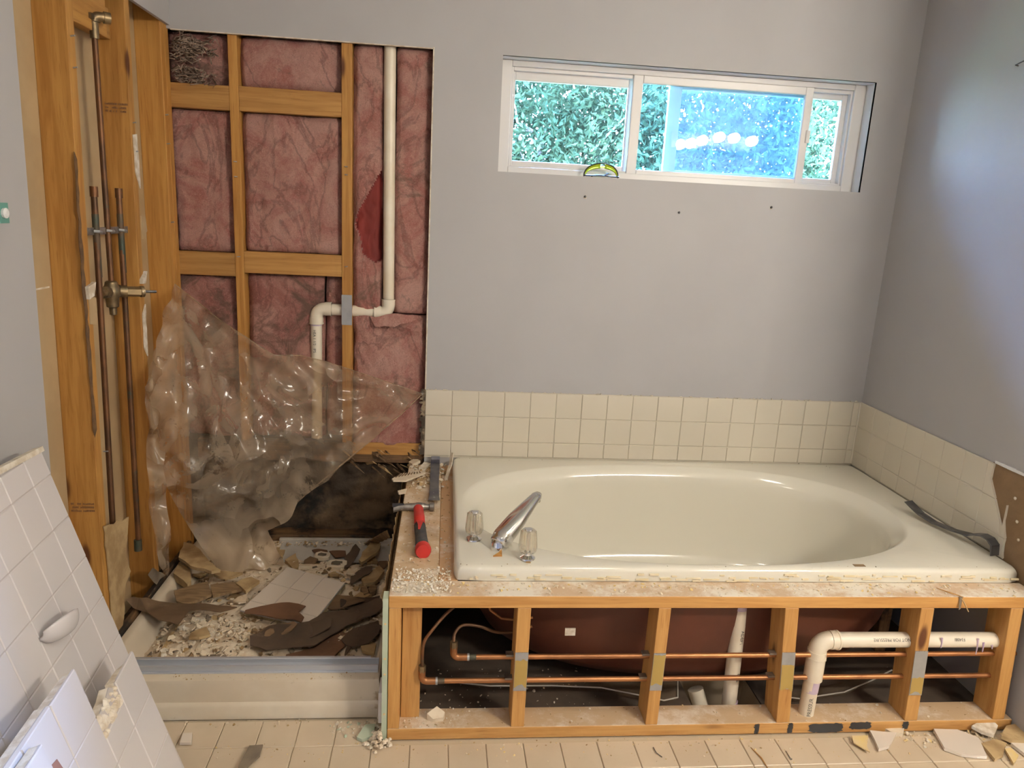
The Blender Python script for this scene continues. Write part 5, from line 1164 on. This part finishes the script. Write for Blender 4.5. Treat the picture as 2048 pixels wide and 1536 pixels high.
put_tile(p2, pp(2.55, 3.42, .094), E_, D_, 1.02*T, .58*T, .006, M['panel_tile'])
b = MB()
for k in range(40):
    i = 2.1+.95*rd.random(); j = 2.72+.40*rd.random(); c = pp(i, j, .098); s_ = rd.uniform(.004, .012); b.lathe([(s_, 0), (s_*.8, .003), (s_*.3, .006)], c, 6, axis=N_)
stuff(b.build('broken_gypsum', M['gypsum'], p2))
MB().add([pp(4.86, 2.30, .1006), pp(4.55, 2.36, .1006), pp(4.50, 2.62, .1006), pp(4.62, 2.62, .1006)], [(0, 1, 2, 3)]).build('rust_mark', pm('rust_mark', (.28, .14, .11), rough=.8), p2, solid=.0006)
p3 = panel('tiled_wallboard', 'front-most white tiled panel, only its top edge inside the frame', [(5.11, 1.72), (7.4, 1.60), (7.4, 7.6), (5.11, 7.6)], [5.11, 6.1, 7.4], [1.70, 2.7, 3.7, 4.7, 5.7, 6.7, 7.6], .128)

# ================================================================== TOOLS
zd = zt+.0015
hm = thing('claw_hammer', (0, -.66, zd), 'claw hammer with red and black grip on the dusty deck', 'hammer')
hz_ = zd+.016; b = MB(); hx = [(-.092, .006, .011, -.010), (-.075, .008, .012, -.004), (-.045, .011, .0125, 0), (-.018, .014, .014, .0), (0, .0155, .016, 0), (.016, .014, .014, 0), (.026, .010, .010, 0), (.034, .010, .010, 0), (.036, .0155, .0155, 0), (.050, .0160, .0160, 0), (.052, .014, .014, 0)]
nk = 14
for x, ry, rz_, dz in hx:
    for k in range(nk): a = 6.283*k/nk; b.v.append(Vector((x, -.498+ry*math.cos(a)+x*.05, hz_+dz+rz_*math.sin(a))))
for j in range(len(hx)-1):
    for k in range(nk): k2 = (k+1) % nk; b.f.append((j*nk+k, j*nk+k2, (j+1)*nk+k2, (j+1)*nk+k)); b.mi.append(0)
b.f.append(tuple(range(nk))[::-1]); b.f.append(tuple((len(hx)-1)*nk+k for k in range(nk))); b.mi += [0, 0]
hd_ = b.build('head', M['steel'], hm, smooth=True, fix=True)
MB().box(-.096, -.055, -.506, -.4985, hz_+.001, hz_+.013).build('claw_slot', M['ink'], hd_)  # black block stands in for the shade inside the claw gap
def grip(name, P, mat):
    b = MB(); nk = 16
    for x, y, z, rx, rz_ in P:
        for k in range(nk): a = 6.283*k/nk; b.v.append(Vector((x+rx*math.cos(a), y, z+rz_*math.sin(a))))
    for j in range(len(P)-1):
        for k in range(nk): k2 = (k+1) % nk; b.f.append((j*nk+k, j*nk+k2, (j+1)*nk+k2, (j+1)*nk+k)); b.mi.append(0)
    b.f.append(tuple(range(nk))[::-1]); b.f.append(tuple((len(P)-1)*nk+k for k in range(nk))); b.mi += [0, 0]
    return b.build(name, mat, hm, smooth='all', fix=True)
grip('handle_sleeve', [(-.006, -.485, hz_, .0145, .012), (-.004, -.515, hz_, .0175, .0140), (.002, -.58, hz_, .0185, .0145), (.008, -.68, hz_, .0178, .0142)], M['red_rubber'])
gr = grip('grip', [(.0065, -.655, hz_, .0192, .0150), (.010, -.70, hz_, .0195, .0150), (.014, -.74, hz_, .0190, .0148), (.018, -.79, hz_+.001, .0205, .0156), (.023, -.835, hz_+.002, .0240, .0170)], M['black_rubber'])
MB().add([(-.006, -.650, hz_+.0152), (.019, -.650, hz_+.0152), (.014, -.685, hz_+.0160), (.009, -.720, hz_+.0160), (.003, -.720, hz_+.0160), (.001, -.68, hz_+.0158)], [(0, 5, 4, 3, 2, 1)]).build('red_tongue', M['red_rubber'], gr, solid=.0012)
MB().tube([(.0222, -.828, hz_+.002), (.0235, -.845, hz_+.003), (.0245, -.858, hz_+.004)], [.0240, .0258, .0220], 20).build('butt_cap', M['red_rubber'], hm, smooth=True)
def flatbar(name, P, mat, label, slot=None, nose=None):
    """flat steel bar: P = (centre, half width, half thickness) along its length"""
    r = thing(name, (P[0][0][0], P[0][0][1], min(p[0][2] for p in P)), label, 'pry bar'); b = MB(); C = [Vector(p[0]) for p in P]
    for i, (c, hw, ht) in enumerate(P):
        t_ = (C[min(i+1, len(C)-1)]-C[max(i-1, 0)]).normalized(); s_ = nose if nose else t_.cross(Vector((0, 0, 1))).normalized(); s_ = (s_-t_*s_.dot(t_)).normalized(); n_ = s_.cross(t_)
        b.v += [C[i]-s_*hw-n_*ht, C[i]+s_*hw-n_*ht, C[i]+s_*hw+n_*ht, C[i]-s_*hw+n_*ht]
    for j in range(len(P)-1):
        for k in range(4): k2 = (k+1) % 4; b.f.append((j*4+k, j*4+k2, (j+1)*4+k2, (j+1)*4+k)); b.mi.append(0)
    e = (len(P)-1)*4; b.f += [(3, 2, 1, 0), (e, e+1, e+2, e+3)]; b.mi += [0, 0]
    o = b.build('bar', mat, r, fix=True, bevel=.0012)
    if slot: MB().tube(slot[0], slot[1], 10).build('nail_slot', M['ink'], o)
    return r, o
zb_ = zd+.007
r1_, o1 = flatbar('pry_bar', [((.050, -.445, zb_+.014), .0210, .0012), ((.050, -.425, zb_+.012), .0200, .0022), ((.0495, -.39, zb_+.006), .0182, .0028), ((.0485, -.30, zb_+.004), .0178, .003), ((.0475, -.20, zb_+.004), .0178, .003), ((.0475, -.10, zb_+.006), .0185, .003), ((.0475, -.045, zb_+.012), .0190, .003), ((.0475, -.028, zb_+.022), .018, .0028), ((.0475, -.022, zb_+.036), .018, .002)], M['blue_steel'],
        'blue-grey flat pry bar lying along the deck behind the hammer')
MB().lathe([(.0045, 0), (.0045, .0008)], (.050, -.418, zb_+.0135), 10).build('nail_slot', M['plate'], o1)
tzr = zr
sv = Vector((.80, .45, 0)).normalized()
r2_, o2_ = flatbar('pry_bar', [((1.797, -.555, tzr+.047), .020, .0010), ((1.803, -.575, tzr+.037), .019, .0020), ((1.812, -.615, tzr+.022), .0165, .0028), ((1.824, -.67, tzr+.014), .015, .003), ((1.842, -.75, tzr+.020), .0145, .003), ((1.855, -.808, tzr+.031), .0165, .0035), ((1.859, -.832, tzr+.044), .017, .0035), ((1.864, -.856, tzr+.052), .0175, .0035), ((1.869, -.880, tzr+.050), .018, .0035), ((1.874, -.897, tzr+.036), .018, .0035), ((1.8755, -.903, tzr+.002), .018, .002)], M['dark_steel'],
        'dark steel wonder bar on the tub rim by the right wall tiles', nose=Vector((.97, .2, 0)))
MB().lathe([(.005, 0), (.005, .0007)], (1.813, -.618, tzr+.0255), 10, axis=(-.05, .3, .95)).build('nail_slot', M['ink'], o2_)  # black disc stands in for the shade in the nail hole

# ---- safety glasses on the window sill
sg = thing('safety_glasses', (.672, .02, WZ0), 'yellow-lensed safety glasses with black rims on the window sill', 'glasses')
b = MB(); R0 = .070; ny_ = 20; zc = WZ0+.002
def gp_(t_, k, h): a = math.pi*t_; return Vector((.672-R0*1.0*math.cos(a)*k, .012+.020*abs(math.cos(a))**1.5, zc+h*math.sin(a)**.8))
o_ = [gp_(k/24, .985, .052) for k in range(25)]; i_ = [gp_(k/24, .90, .032-(.010 if 10 < k < 14 else 0)*0) for k in range(25)]
for s0_, s1_ in ((1, 11), (13, 23)):
    bb = MB(); v = o_[s0_:s1_+1]+i_[s0_:s1_+1]; m = s1_-s0_+1; bb.add(v, [(k, k+1, m+k+1, m+k) for k in range(m-1)]); bb.build('lens', M['yellow_lens'], sg, smooth='all', solid=.002)
MB().tube(o_, .0026, 8).build('brow_rim', M['black_plastic'], sg, smooth=True)
MB().tube([i_[10]+Vector((0, 0, .004)), gp_(.5, .9, .040), i_[14]+Vector((0, 0, .004))], .003, 8).build('nose_bridge', M['yellow_lens'], sg, smooth=True)
for s_ in (-1, 1): MB().tube([(.672+s_*.069, .014, zc+.003), (.672+s_*.03, .045, zc+.006), (.672-s_*.02, .050, zc+.010), (.672-s_*.035, .052, zc+.018 if s_ < 0 else zc+.002)], [.0028, .0026, .0022, .0018], 8).build('temple', M['black_plastic'], sg, smooth=True)

# ================================================================== SCRAPS ON THE DECK AND FLOOR
def shard(pts, name, label, mat, cat, th=.006, jag=.0, amp=0, dz=0, tilt=0):
    return tag(slab(name, [(x, y, z+dz) for x, y, z in pts], M[mat], th, amp, 16, jag, 2), label, cat)
rb = shard([(x, y, zd+.030-.10*(y+.276)*.6) for x, y, z in DECK['rib']], 'tile_fragment', 'tile fragment with ribbed brown adhesive back, beside the flat bar', 'crumb', 'tile', .007)
c = Vector((-.05, -.22, zd+.0285)); 
for k in range(9):
    a0 = Vector(DECK['rib'][0]).lerp(Vector(DECK['rib'][3]), .08+k*.095); a1 = Vector(DECK['rib'][1]).lerp(Vector(DECK['rib'][2]), .02+k*.10)
    f = lambda p: Vector((p.x, p.y, zd+.0312-.06*(p.y+.276)))
    MB().tube([f(a0.lerp(a1, .15)), f(a0.lerp(a1, .85))], .0022, 5).build('adhesive_rib', M['paper'], rb)
shard(DECK['c1'], 'plaster_chunk', 'pale plaster chip at the back end of the deck', 'crumb', 'debris', .012, .003, .003, dz=.006)
shard(DECK['c2'], 'plaster_chunk', 'long grey plaster chip left of the flat bar tip', 'gypsum', 'debris', .012, .003, .003, dz=.006)
shard(DECK['c3'], 'plaster_chunk', 'small flat plaster chip below the ribbed tile fragment', 'crumb', 'debris', .008, .003, .002)
sl = MB(); sl.add([(.086, -.185, zd), (.098, -.19, zd), (.116, -.11, .505), (.122, -.05, .535), (.110, -.03, .530), (.106, -.09, .50)], [(0, 1, 2, 5), (5, 2, 3, 4)])
tag(sl.build('paper_scrap', M['gypsum'], solid=.004), 'curved white scrap propped against the tub corner by the flat bar', 'debris')
shard([(.235, -1.0+.068, zr+.004), (.262, -.930, zr+.004), (.262, -.908, zr+.014), (.252, -.915, zr+.006)], 'wood_chip', 'small orange wood chip on the tub rim before the spout', 'stud_x', 'debris', .004)
shard([(.330, -.972, zr+.004), (.344, -.974, zr+.004), (.343, -.962, zr+.004), (.331, -.961, zr+.004)], 'wood_chip', 'tiny tan chip at the foot of the front faucet handle', 'tan_board', 'debris', .003)
tag(MB().tube([Vector(DECK['splA'][0])-Vector((0, 0, .006)), (1.61, -1.068, .470), (1.632, -1.098, .472)], [.001, .002, .001], 5).build('wood_splinter', M['block_x']), 'long thin splinter lying across the top plate, right end', 'splinter')
tag(MB().tube([(1.628, -1.082, .470), (1.638, -1.094, .455), (1.655, -1.100, .425)], [.001, .0022, .0015], 5).build('wood_splinter', M['tan_board']), 'pale splinter hanging off the front of the top plate', 'splinter')
tag(slab('bark_chip', [(1.628, -1.086, .470), (1.636, -1.090, .470), (1.634, -1.0925, .432), (1.629, -1.0925, .428)], M['grey_board'], .002), 'grey leaf-shaped chip hanging off the front of the top plate', 'splinter')
def deckpos(xa, xb, ya, yb, z): return lambda: Vector((rd.uniform(xa, xb), rd.uniform(ya, yb), z))
chips(420, deckpos(-.058, .108, -1.06, -.02, zd+.0015), .0012, .006, [M['crumb'], M['gypsum'], M['tan_board']], 'deck_crumbs', 'plaster crumbs scattered on the left deck of the frame', 'crumbs')
chips(700, deckpos(-.055, .11, -1.07, -.93, zd+.0015), .0012, .006, [M['white_crumb'], M['crumb'], M['white_crumb']], 'deck_crumbs', 'dense white plaster crumbs at the front left deck corner', 'crumbs')
chips(160, deckpos(-.055, .09, -.28, -.01, zd+.003), .003, .014, [M['crumb'], M['gypsum'], M['tan_board']], 'deck_crumbs', 'larger plaster crumbs at the back of the left deck', 'crumbs')
chips(500, lambda: Vector((rd.uniform(-.05, 1.88), min(-1.003, max(-1.082, -1.012-abs(rd.gauss(0, .030)))), zt+.0015)), .0012, .0065, [M['crumb'], M['gypsum'], M['yellow_crumb']], 'front_crumbs', 'plaster and glue crumbs along the front top plate', 'crumbs')
chips(300, lambda: Vector((rd.choice([rd.gauss(.02, .06), rd.uniform(0, 1.85)]), rd.uniform(-1.08, -1.0), .0395)), .001, .005, [M['crumb'], M['gypsum'], M['tan_board']], 'bottom_crumbs', 'crumbs on the bottom plate of the frame', 'crumbs')
chips(120, lambda: Vector((rd.uniform(.0, .6), rd.uniform(-.98, -.75), .0025)), .001, .006, [M['crumb'], M['gypsum']], 'cavity_crumbs', 'pale crumbs on the dark floor under the tub', 'crumbs')
chips(110, lambda: Vector((rd.uniform(.13, 1.85), rd.choice([rd.uniform(-.995, -.975), rd.uniform(-.07, -.02)]), zr+.0005)), .0006, .003, [M['tan_board'], M['crumb'], M['grey_board']], 'rim_crumbs', 'tiny specks on the flat rim of the bathtub', 'crumbs')
chips(420, lambda: Vector((rd.uniform(-.55, 1.85), -1.092-abs(rd.gauss(0, .05)), .001)), .0008, .0045, [M['yellow_crumb'], M['crumb'], M['tan_board'], M['yellow_crumb']], 'floor_crumbs', 'yellow glue flecks and crumbs on the floor tiles', 'crumbs', .3)
chips(130, lambda: Vector((rd.uniform(1.5, 1.9), rd.uniform(-1.16, -1.09), .003)), .002, .009, [M['crumb'], M['gypsum'], M['yellow_crumb']], 'floor_crumbs', 'plaster bits around the broken tiles at the right', 'crumbs')
chips(130, lambda: Vector((rd.uniform(-.24, -.09), rd.uniform(-1.07, -1.0), .002)), .001, .008, [M['crumb'], M['gypsum'], M['greenboard']], 'floor_crumbs', 'grey-green crumbs on the floor before the curb end', 'crumbs')
chips(40, lambda: Vector((rd.uniform(-.66, -.3), rd.uniform(-1.02, -.99), .002)), .001, .007, [M['crumb'], M['tan_board']], 'floor_crumbs', 'small crumbs on the floor along the shower curb', 'crumbs')
fl_spec = {'s1': ('tile_fragment', 'white triangular tile shard on the floor before the frame', 'frag_tile', 'tile', .010), 's2': ('glue_flake', 'yellow glue flake left of the white triangular shard', 'yellow_crumb', 'debris', .003), 's3': ('tile_fragment', 'largest white broken tile on the floor at the right', 'frag_tile', 'tile', .010),
 's4': ('tile_fragment', 'pale tile shard leaning on the bottom plate, right end', 'gypsum', 'tile', .010), 's5': ('tile_fragment', 'brown-backed tile shard lying face down, front right', 'tan_board', 'tile', .010), 's6': ('tile_fragment', 'tan-backed large shard at the right frame edge', 'tan_board', 'tile', .012),
 's7': ('tile_fragment', 'small pale shard at the lower right picture corner', 'frag_tile', 'tile', .010), 's8': ('glue_flake', 'yellow-white flake in front of the brown-backed shard', 'yellow_crumb', 'debris', .008), 's9': ('plaster_chunk', 'crumbly plaster bit behind the white triangular shard', 'crumb', 'debris', .016),
 'tongue': ('board_fragment', 'grey tongue-shaped board scrap on the floor before the shower', 'grey_board', 'debris', .005), 'square': ('tile_fragment', 'small square white tile piece on the floor left', 'frag_tile', 'tile', .008), 'green': ('board_fragment', 'pale green board crumb by the frame corner', 'greenboard', 'debris', .010)}
for k, (nm, lb, mt, ct, th) in fl_spec.items():
    z = .0125 if k not in ('s6', 's4') else .024
    tag(slab(nm, [(x, y, z+(.014*(y+1.15)*4 if k in ('s6', 's4') else 0)) for x, y, _ in FLO[k]], M[mt], th, 0 if mt == 'frag_tile' else .003, 16, .002, 2), lb, ct)
P = [Vector(p) for p in FLO['stick']]; tag(MB().tube([(P[0].x, P[0].y, .002), ((P[0].x+P[1].x)/2+.006, (P[0].y+P[1].y)/2, .003), (P[1].x, P[1].y, .002)], [.001, .0018, .0012], 6).build('wood_splinter', M['block_y']), 'thin bent splinter on the floor tiles, right of centre', 'splinter')
P = [Vector(p) for p in FLO['nail']]; tag(MB().tube([(P[0].x, P[0].y, .0025), (P[1].x, P[1].y, .0025), (P[1].x, P[1].y-.001, .0025)], [.0014, .0014, .004], 8).build('nail', M['steel']), 'single steel nail lying on the floor tiles', 'nail')
tag(MB().tube([(.72, -1.135, .002), (.722, -1.16, .004), (.735, -1.175, .002)], .0013, 6).build('nail', M['dark_steel']), 'bent dark nail on the floor, centre', 'nail')
tag(slab('plaster_chunk', [(.052, -1.05, .06), (.08, -1.03, .068), (.105, -1.04, .058), (.10, -1.055, .052), (.07, -1.06, .05)], M['crumb'], .022, .004, 20, .004), 'white plaster lump on the bottom plate under the pipe elbows', 'debris')

# ================================================================== ROOM LIGHTS (behind the camera; seen only as reflections)
vl = thing('vanity_light', (2.37, -3.39, 2.2), 'brass bar of lit globe bulbs on the wall behind the camera', 'lamp')
MB().box(1.98, 2.76, -3.398, -3.36, 2.16, 2.30).build('back_plate', M['brass'], vl, bevel=.004)
for x, z in ((2.047, 2.185), (2.141, 2.20), (2.241, 2.229), (2.389, 2.265), (2.521, 2.265), (2.684, 2.25)):
    s_ = MB().lathe([(.022, 0), (.022, .03)], (x, -3.36, z), 14, axis=(0, 1, 0)).build('socket', M['white_paint'], vl, smooth=True)
    MB().lathe([(.012, .03), (.028, .045), (.040, .065), (.042, .080), (.036, .10), (.022, .114), (.006, .119)], (x, -3.36, z), 16, axis=(0, 1, 0)).build('globe_bulb', M['bulb'], vl, smooth='all')
for x, y, lb in ((.95, -1.75, 'round lit ceiling light above the room centre'), (-.1, -3.0, 'round lit ceiling light above and behind the camera')):
    cl_ = thing('ceiling_light', (x, y, 2.56), lb, 'lamp')
    MB().lathe([(.17, .0), (.17, .06)], (x, y, 2.56), 32).build('base_ring', M['white_paint'], cl_, smooth=True)
    MB().lathe([(.165, 0), (.15, .03), (.10, .05), (.03, .058)], (x, y, 2.562), 32, axis=(0, 0, -1)).build('diffuser', M['dome'], cl_, smooth='all')
